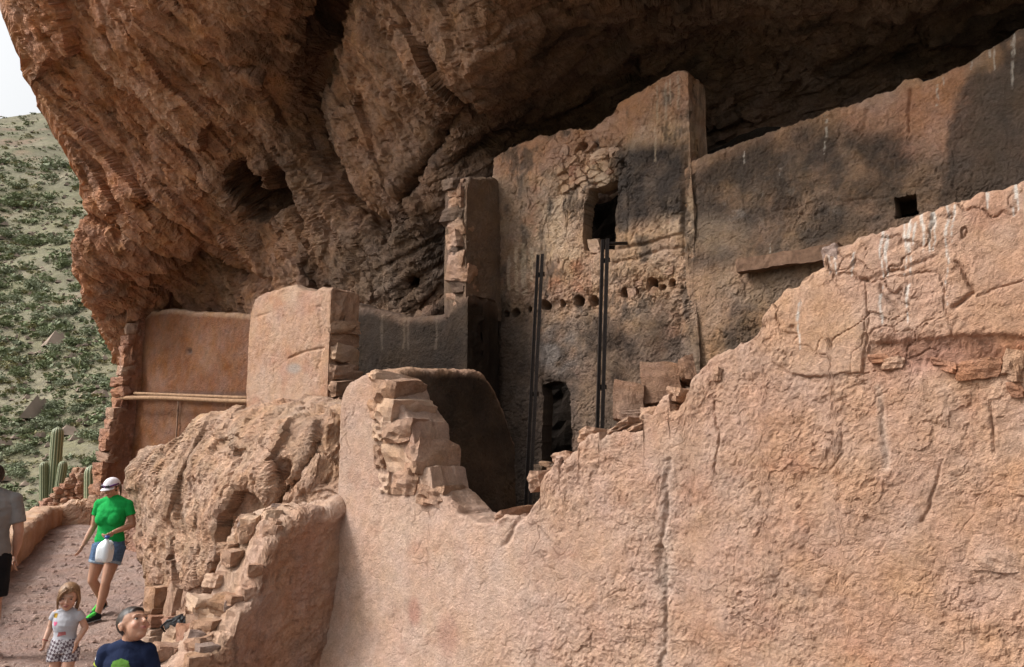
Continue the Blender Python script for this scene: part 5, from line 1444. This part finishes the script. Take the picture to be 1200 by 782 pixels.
# ---- woman in green, walking up the path with a water jug
def woman():
    g = gpt(117, 726); e = empty('person', g); e.rotation_euler = (0, 0, math.radians(-6)); e.scale = (.935,) * 3
    tag(e, 'person in green t-shirt, denim shorts and white cap walking with a water jug', 'person')
    pel, ch, nk, hd = (0.035, .02, .86), (0.055, -.01, 1.20), (0.065, 0.0, 1.43), (0.05, -.055, 1.545)
    R = rotzx(math.radians(-10), math.radians(20)); hh = .225
    shL, shR = (-.125, 0, 1.355), (.245, .01, 1.35)
    elL, wrL = (-.185, .03, 1.09), (-.255, -.04, .875)
    elR, wrR = (.30, .05, 1.10), (.195, -.17, 1.03)
    hipL, knL, anL = (-.055, .02, .83), (-.13, -.01, .45), (-.075, .20, .135)
    hipR, knR, anR = (.125, .02, .83), (.10, -.10, .44), (.03, -.10, .075)
    B = Prims(); torso(B, pel, ch, nk, .19, 0, 1.02, .55)
    B.limb([nk, (0.06, -.02, 1.50)], [.052, .05]); head(B, hd, hh, R)
    for s, el, wr in ((shL, elL, wrL), (shR, elR, wrR)): B.limb([s, tuple(np.array(s) * .5 + np.array(el) * .5), el, tuple(np.array(el) * .6 + np.array(wr) * .4), wr], [.047, .043, .037, .036, .025])
    B.hand(wrL, (-.35, -.25, -.9), (.2, -1, .1), .35); B.hand(wrR, (-.55, -.45, -.45), (.3, -.6, .7), 1.25)
    for h, k, a in ((hipL, knL, anL), (hipR, knR, anR)):
        h, k, a = map(np.array, (h, k, a)); B.limb([h, h * .5 + k * .5, k, k * .68 + a * .32 + np.array((0, .012, 0)), a], [.098, .080, .054, .056, .034])
    body = B.build('body', .0055, 4, M_SKIN, e); skin_cols(body.data, (.40, .215, .14), hd, hh, R)
    B = Prims(); torso(B, (pel[0], pel[1], .93), ch, nk, .19, .016, 1.0, .6)
    for s, el in ((shL, elL), (shR, elR)):
        s, el = np.array(s), np.array(el); m = s + (el - s) * .52; B.limb([s + np.array((0, 0, -.012)), m], [.054, .060], ball=False); B.ell(s + np.array((0, 0, -.006)), (.056,) * 3)
    B.build('t_shirt', .007, 4, cloth('green_jersey', (.012, .30, .065), .15, 9, .8, .03), e, wrinkle=.008)
    M_DEN = cloth('denim', (.085, .14, .235), .3, 40, .4, .01); B = Prims()
    B.rings([((.035, .02, .78), .185, .132), ((.035, .02, .86), .185, .132), ((.037, .02, .98), .155, .115)])
    for h, k in ((hipL, knL), (hipR, knR)):
        h, k = np.array(h), np.array(k); B.limb([h + np.array((0, 0, .03)), h + (k - h) * .42], [.112, .104], ball=False)
    sh = B.build('denim_shorts', .007, 3, M_DEN, e, wrinkle=.006)
    for h, k in ((hipL, knL), (hipR, knR)):
        h, k = np.array(h), np.array(k); B = Prims(); B.limb([h + (k - h) * .38, h + (k - h) * .47], [.108, .106], ball=False); B.build('cuff', .007, 2, cloth('pale_denim', (.27, .34, .42), .25, 50, .3), sh)
    M_SH = cloth('black_mesh', (.02, .025, .025), .2); M_GR = cloth('neon_green', (.08, .55, .08), .1); M_SO = cloth('grey_sole', (.35, .36, .37), .1)
    shoe(e, (-.065, .235, .115), (-.125, .02, .01), .95, M_SH, M_GR, M_SO); shoe(e, (.035, -.06, .005), (-.005, -.30, .0), .95, M_SH, M_GR, M_SO)
    # cap, visor, sunglasses resting above the visor, ponytail
    M_CAP = cloth('white_cap_cloth', (.66, .62, .66), .1, 20, .3); M_HAIR = plain('brown_hair', (.07, .04, .025), .5, .4, 0, .3, 60, .5)
    cp = hair_cap('cap', hd, hh, R, M_CAP, e, lambda q: q[:, 2] > .12 - .10 * q[:, 1], 1.10, 0)
    a = np.linspace(-1.15, 1.15, 24); V = []; 
    for r_, z_ in ((.97, .165), (1.18, .15), (1.42, .11), (1.55, .075)):
        for t in a: V.append(np.array((math.sin(t) * .37 * (r_ if r_ < 1.1 else .75 + .27 * r_), .06 - math.cos(t) * .46 * r_ * (1 if r_ < 1.1 else 1), z_ - .05 * abs(math.sin(t)))))
    V = np.array(hd) + (np.array(V) * hh) @ R.T
    vo = link('visor', mesh_np('visor', V, gridfaces(4, 24)), M_CAP, cp); s = vo.modifiers.new('t', 'SOLIDIFY'); s.thickness = .006
    sg_ = empty('sunglasses', (0, 0, 0)); sg_.parent = e
    M_GL = plain('dark_lens', (.015, .012, .02), .12, .6, vary=.05); M_PUR = cloth('plum_band', (.10, .035, .12), .2)
    for s in (-1, 1):
        B = Prims().ell(np.array(hd) + R @ (np.array((s * .17, -.405, .215)) * hh), np.array((.14, .045, .09)) * hh, R); link('lens', mesh_np('lens', np.concatenate(B.V), np.concatenate(B.F)), M_GL, sg_)
        tube('temple', [np.array(hd) + R @ (np.array(p) * hh) for p in ((s * .29, -.36, .22), (s * .40, -.1, .22), (s * .39, .15, .18))], .011, M_PUR, sg_, 6)
    tube('bridge', [np.array(hd) + R @ (np.array(p) * hh) for p in ((-.06, -.44, .23), (0, -.455, .24), (.06, -.44, .23))], .010, M_PUR, sg_, 6)
    hair_cap('hair', hd, hh, R, M_HAIR, e, lambda q: (q[:, 2] > -.24) & (q[:, 2] < .2) & (q[:, 1] > -.06), 1.045, .02)
    strand_lock('ponytail', [(0, .50, .12), (.02, .62, -.05), (.03, .58, -.4), (.02, .5, -.75)], .12, M_HAIR, e, hd, hh, R)
    # jug
    Mj, ntj, b = newmat('milky_plastic'); b.inputs['Base Color'].default_value = (.74, .80, .84, 1); b.inputs['Roughness'].default_value = .32; b.inputs['Transmission Weight'].default_value = .25; b.inputs['Subsurface Weight'].default_value = .3; b.inputs['Subsurface Radius'].default_value = (.05, .05, .05)
    nz_ = ntj.nodes.new('ShaderNodeTexNoise'); nz_.inputs['Scale'].default_value = 14; bu = ntj.nodes.new('ShaderNodeBump'); bu.inputs['Strength'].default_value = .25; bu.inputs['Distance'].default_value = .01; ntj.links.new(nz_.outputs[0], bu.inputs['Height']); ntj.links.new(bu.outputs[0], b.inputs['Normal'])
    wp = (np.array(wrR) + np.array((-.055, -.055, -.03))) * .935; Rz = np.array(Matrix.Rotation(math.radians(-6), 3, 'Z'))
    jp = np.array(g) + Rz @ (wp + np.array((-.0, -.02, -.285)))
    j = empty('water_jug', jp); j.rotation_euler = (0, math.radians(5), math.radians(-10)); tag(j, 'translucent white plastic gallon water jug with blue cap held by its handle', 'jug')
    th = np.linspace(0, 2 * math.pi, 36, endpoint=False); L_ = []
    for z, r in ((0, .001), (0, .060), (.008, .072), (.05, .076), (.10, .077), (.14, .076), (.175, .070), (.205, .054), (.228, .032), (.238, .019), (.258, .019), (.258, .001)):
        sq = (np.abs(np.cos(th)) ** 4 + np.abs(np.sin(th)) ** 4) ** -.25; k = sq if z < .16 else 1 + (sq - 1) * max(0, (.24 - z) / .08)
        L_.append(np.stack([r * k * np.cos(th), r * k * np.sin(th), np.full(36, z)], -1))
    link('jug_body', mesh_np('jug_body', np.array(L_).reshape(-1, 3), gridfaces(len(L_), 36, True)), Mj, j)
    tube('handle', [(.020, 0, .225), (.052, 0, .228), (.078, 0, .205), (.084, 0, .165), (.076, 0, .135)], .0115, Mj, j, 10)
    tube('cap', [(0, 0, .248), (0, 0, .280)], .025, plain('blue_cap', (.03, .08, .30), .4, .4), j, 20)
woman()

# ---- boy looking up
def boy():
    X, Y = float(at_y(np.array(149.), np.array(745.), 4.9)[0]), 4.9; g = (X, Y, float(zg(X, Y))); e = empty('person', g)
    e.scale = (1.03,) * 3
    tag(e, 'child in navy skull t-shirt with cropped hair looking up at the ruin', 'person')
    hh = .205; pel, ch, nk, hd = (0, 0, .53), (0.005, -.005, .76), (.015, .005, .905), (.03, -.005, 1.005)
    R = rotzx(math.radians(60), math.radians(-30), math.radians(8))
    B = Prims(); torso(B, pel, ch, nk, .122, 0); B.limb([(.01, .01, .86), nk, (.022, 0, .97)], [.045, .042, .045]); head(B, hd, hh, R)
    sh = ((-.108, .005, .855), (.116, .005, .862)); el = ((-.165, .02, .665), (.160, .03, .665)); wr = ((-.165, -.06, .50), (.165, -.05, .50))
    for s, l, w, sd in zip(sh, el, wr, (1, -1)):
        B.limb([s, tuple((np.array(s) + np.array(l)) / 2), l, w], [.037, .034, .030, .021]); B.hand(w, (0, -.2, -1), (0, -1, .1), .4, .72)
    for s in (-1, 1): B.limb([(s * .07, 0, .52), (s * .075, -.01, .30), (s * .08, .01, .05)], [.068, .046, .03])
    body = B.build('body', .005, 4, M_SKIN, e); skin_cols(body.data, (.43, .235, .155), hd, hh, R, (.06, .04, .03), (.022, .013, .009)); eyes(e, hd, hh, R)
    M_NV = cloth('navy_jersey', (.013, .020, .050), .2, 11, .7, .02); B = Prims(); torso(B, (0, 0, .58), ch, nk, .122, .013)
    for s, l in zip(sh, el):
        s, l = np.array(s), np.array(l); B.ell(s + np.array((0, 0, -.003)), (.046,) * 3); B.limb([s + np.array((0, 0, -.003)), s + (l - s) * .9], [.046, .047], ball=False)
    ts = B.build('t_shirt', .006, 4, M_NV, e, wrinkle=.008)
    s, l = np.array(sh[0]), np.array(el[0])
    for a, b, m in ((.04, .24, cloth('white_band', (.62, .66, .70), .08)), (.24, .38, cloth('lime_band', (.30, .36, .04), .1))):
        B = Prims(); B.limb([s + (l - s) * a, s + (l - s) * b], [.0455, .0475], ball=False); B.build('sleeve_stripe', .005, 3, m, ts)
    s, l = np.array(sh[1]), np.array(el[1])
    B = Prims(); B.limb([s + (l - s) * .08, s + (l - s) * .30], [.0455, .0475], ball=False); B.build('sleeve_stripe', .005, 3, cloth('pale_band', (.55, .50, .52), .1), ts)
    B = Prims(); B.limb([(.012, .008, .885), (.015, .006, .90)], [.058, .054], ball=False); B.build('collar', .005, 3, M_NV, ts)
    M_W = cloth('white_print', (.62, .62, .60), .05); M_G = cloth('green_print', (.10, .22, .04), .15); M_K = cloth('black_print', (.01, .01, .012), .1)
    zz = 0.05
    decal('skull_print', circ(.01, .725 + zz, .050, .045), ts, M_W, parent=ts)
    decal('bandana_print', [(-.045, .735 + zz), (-.035, .775 + zz), (.01, .79 + zz), (.05, .778 + zz), (.068, .735 + zz), (.03, .748 + zz), (-.01, .748 + zz)], ts, M_G, off=.0035, parent=ts)
    for x in (-.010, .032): decal('eye_print', circ(x, .722 + zz, .013, .012), ts, M_K, off=.0045, parent=ts)
    decal('nose_print', [(.006, .700 + zz), (.016, .700 + zz), (.011, .710 + zz)], ts, M_K, off=.0045, parent=ts)
    decal('jaw_print', [(-.02, .685 + zz), (.04, .685 + zz), (.035, .655 + zz), (-.015, .655 + zz)], ts, M_W, parent=ts)
    B = Prims(); B.rings([((0, 0, .46), .125, .09), ((0, 0, .54), .135, .10), ((0, 0, .63), .125, .09)])
    for s in (-1, 1): B.limb([(s * .07, 0, .50), (s * .077, -.008, .28)], [.082, .078], ball=False)
    B.build('shorts', .008, 3, cloth('grey_shorts', (.10, .10, .11)), e, wrinkle=.006)
    M1 = cloth('dark_trainer', (.03, .03, .035)); M2 = cloth('light_lace', (.4, .4, .4))
    for s in (-1, 1): shoe(e, (s * .08, .05, 0), (s * .09, -.13, 0), .8, M1, M2, M2)
boy()

# ---- small girl
def girl():
    X, Y = float(at_y(np.array(77.), np.array(735.), 6.6)[0]), 6.6; g = (X, Y, float(zg(X, Y))); e = empty('person', g)
    e.scale = (.92,) * 3
    tag(e, 'small child with fair hair in grey-white printed top and patterned shorts', 'person')
    hh = .212; pel, ch, nk, hd = (0, 0, .46), (0, -.005, .64), (.0, .005, .760), (.012, -.015, .865)
    R = rotzx(math.radians(20), math.radians(8), math.radians(4))
    B = Prims(); torso(B, pel, ch, nk, .102, 0); B.limb([(0, .005, .73), nk, (.005, 0, .83)], [.037, .034, .038]); head(B, hd, hh, R)
    sh = ((-.092, .0, .728), (.098, .0, .732)); el = ((-.132, .01, .615), (.150, .03, .61)); wr = ((-.140, -.045, .515), (.115, -.035, .50))
    for s, l, w, cu in zip(sh, el, wr, (1.1, .5)):
        B.limb([s, tuple((np.array(s) + np.array(l)) / 2), l, w], [.030, .028, .026, .019]); B.hand(w, (-.02, -.15, -1), (0, -1, .1), cu, .58)
    for s, k, a in ((-.055, -.055, -.06), (.06, .065, .07)): B.limb([(s, 0, .45), (k, -.015 if s < 0 else -.05, .25), (a, .02 if s < 0 else -.03, .045)], [.058, .040, .027])
    body = B.build('body', .0045, 4, M_SKIN, e); skin_cols(body.data, (.46, .265, .185), hd, hh, R, (.20, .12, .07)); eyes(e, hd, hh, R)
    M_HG = plain('fair_brown_hair', (.22, .125, .065), .5, .35, 0, .35, 90, .6)
    hair_cap('hair', hd, hh, R, M_HG, e, lambda q: ((q[:, 1] > -.05) & (q[:, 2] > -.30)) | ((q[:, 2] > .20 + .25 * (q[:, 0] > .02) * np.clip(q[:, 0] * 1.2, 0, .3))), 1.075, .022)
    for i, P in enumerate((((-.05, -.34, .42), (-.24, -.34, .22), (-.33, -.26, -.05), (-.33, -.16, -.42)), ((-.1, -.3, .44), (-.32, -.2, .18), (-.38, -.08, -.15), (-.34, -.02, -.55)), ((.0, -.36, .40), (-.16, -.40, .26), (-.27, -.36, .05), (-.30, -.27, -.2)),
                           ((.1, -.30, .44), (.30, -.16, .22), (.37, -.05, -.05), (.35, .05, -.40)), ((-.3, .1, .2), (-.40, .12, -.1), (-.36, .15, -.5), (-.30, .15, -.66)), ((.3, .12, .2), (.39, .14, -.1), (.35, .16, -.48), (.30, .16, -.6)))):
        strand_lock('hair_lock', P, .075, M_HG, e, hd, hh, R)
    rl = random.Random(4)
    for i in range(26):
        a = rl.uniform(-.35, math.pi + .35); x, y = math.cos(a), math.sin(a); L = rl.uniform(-.75, -.35)
        strand_lock('hair_lock', ((x * .12, .05 + y * .15, .50), (x * .34, .06 + y * .42, .26), (x * .385, .07 + y * .46, -.06), (x * .37 + rl.uniform(-.05, .05), .08 + y * .40, L * .6), (x * .30 + rl.uniform(-.08, .08), .08 + y * .33, L)), rl.uniform(.035, .06), M_HG, e, hd, hh, R)
    M_T = cloth('grey_white_jersey', (.38, .38, .41), .12, 14, .6, .015); B = Prims(); torso(B, (0, 0, .50), ch, nk, .102, .012)
    for s, l in zip(sh, el):
        s, l = np.array(s), np.array(l); B.ell(s + np.array((0, 0, -.010)), (.034, .034, .032)); B.limb([s + np.array((0, 0, -.010)), s + (l - s) * .45], [.034, .038], ball=False)
    ts = B.build('top', .0055, 4, M_T, e, wrinkle=.008)
    decal('pink_heart_print', [(-.055, .635), (-.075, .66), (-.068, .675), (-.055, .668), (-.042, .675), (-.035, .66)], ts, cloth('pink_print', (.55, .12, .22), .1), parent=ts)
    decal('yellow_patch', [(-.085, .70), (-.055, .70), (-.055, .735), (-.085, .735)], ts, cloth('mustard_print', (.36, .22, .03), .1), parent=ts)
    decal('red_print', [(-.03, .555), (.04, .57), (.035, .595), (-.02, .59)], ts, cloth('dusky_red_print', (.35, .12, .12), .2), parent=ts)
    m, nt_, b = newmat('patterned_shorts'); N = nt_.nodes; tc = N.new('ShaderNodeTexCoord'); ck = N.new('ShaderNodeTexChecker'); ck.inputs['Scale'].default_value = 46; ck.inputs['Color1'].default_value = (.42, .40, .42, 1); ck.inputs['Color2'].default_value = (.10, .07, .085, 1)
    mp = N.new('ShaderNodeMapping'); mp.inputs['Rotation'].default_value = (.3, .4, .5); nt_.links.new(tc.outputs['Object'], mp.inputs['Vector']); nt_.links.new(mp.outputs[0], ck.inputs['Vector']); nt_.links.new(ck.outputs[0], b.inputs['Base Color']); b.inputs['Roughness'].default_value = .9
    B = Prims(); B.rings([((0, 0, .42), .108, .080), ((0, 0, .47), .112, .082), ((0, 0, .53), .100, .074)])
    for s, k in ((-.055, -.055), (.06, .065)): B.limb([(s, 0, .45), (k, -.012, .35)], [.068, .066], ball=False)
    B.build('shorts', .006, 3, m, e, wrinkle=.006)
    B = Prims(); B.limb([(-.139, -.040, .525), (-.140, -.043, .518)], [.024, .024], ball=False); B.build('bracelet', .004, 1, cloth('bracelet_beads', (.25, .05, .05)), e)
    M1 = cloth('pink_trainer', (.30, .16, .18)); M2 = cloth('white_lace', (.5, .5, .5))
    shoe(e, (-.06, .045, 0), (-.07, -.10, 0), .66, M1, M2, M2); shoe(e, (.07, -.01, 0), (.08, -.15, 0), .66, M1, M2, M2)
girl()

# ---- man at the edge, seen from behind
def man():
    X, Y = float(at_y(np.array(-13.), np.array(610.), 8.0)[0]), 8.0; g = (X, Y, 0.0); e = empty('person', g); e.rotation_euler = (0, 0, math.radians(-148))
    tag(e, 'adult in grey t-shirt and black shorts seen from behind beside the parapet', 'person')
    hh = .235; pel, ch, nk, hd = (0, 0, .94), (0, 0, 1.29), (0, -.01, 1.52), (0, -.03, 1.655); R = rotzx(.2, .1)
    B = Prims(); torso(B, pel, ch, nk, .215, 0, .95); B.limb([(0, 0, 1.46), nk, (0, -.01, 1.60)], [.062, .058, .058]); head(B, hd, hh, R)
    for s in (-1, 1):
        B.limb([(s * .19, 0, 1.44), (s * .225, .02, 1.30), (s * .25, .03, 1.15), (s * .25, -.04, 1.03), (s * .24, -.11, .92)], [.062, .055, .045, .043, .029]); B.hand((s * .24, -.11, .92), (0, -.3, -1), (0, -1, .2), .5, 1.08)
        B.limb([(s * .10, 0, .90), (s * .105, -.01, .70), (s * .11, -.02, .50), (s * .112, .015, .36), (s * .115, .03, .08)], [.105, .09, .06, .062, .038])
    body = B.build('body', .006, 4, M_SKIN, e); skin_cols(body.data, (.42, .235, .165), hd, hh, R, (.05, .03, .02)); eyes(e, hd, hh, R)
    hair_cap('hair', hd, hh, R, plain('short_dark_hair', (.025, .018, .014), .6, .3, 0, .3, 160, .5), e, lambda q: ((q[:, 1] > -.02) & (q[:, 2] > -.27)) | (q[:, 2] > .22), 1.05, .012)
    B = Prims(); torso(B, (0, 0, .98), ch, nk, .215, .02)
    for s in (-1, 1):
        B.ell((s * .19, 0, 1.435), (.074,) * 3); B.limb([(s * .19, 0, 1.435), (s * .238, .025, 1.22)], [.073, .072], ball=False)
    B.build('t_shirt', .008, 4, cloth('grey_jersey', (.20, .19, .185), .12, 8, .9, .03), e, wrinkle=.008)
    B = Prims(); B.rings([((0, 0, .84), .195, .145), ((0, 0, .94), .20, .148), ((0, 0, 1.05), .185, .135)])
    for s in (-1, 1): B.limb([(s * .10, 0, .92), (s * .11, -.015, .55)], [.118, .105], ball=False)
    B.build('shorts', .008, 3, cloth('black_shorts', (.012, .012, .014), .2, 12, .6, .02), e, wrinkle=.006)
    M1 = cloth('brown_trainer', (.06, .05, .045)); M2 = cloth('tan_lace', (.3, .25, .2))
    for s in (-1, 1): shoe(e, (s * .115, .07, 0), (s * .13, -.19, 0), 1.08, M1, M2, M2)
man()
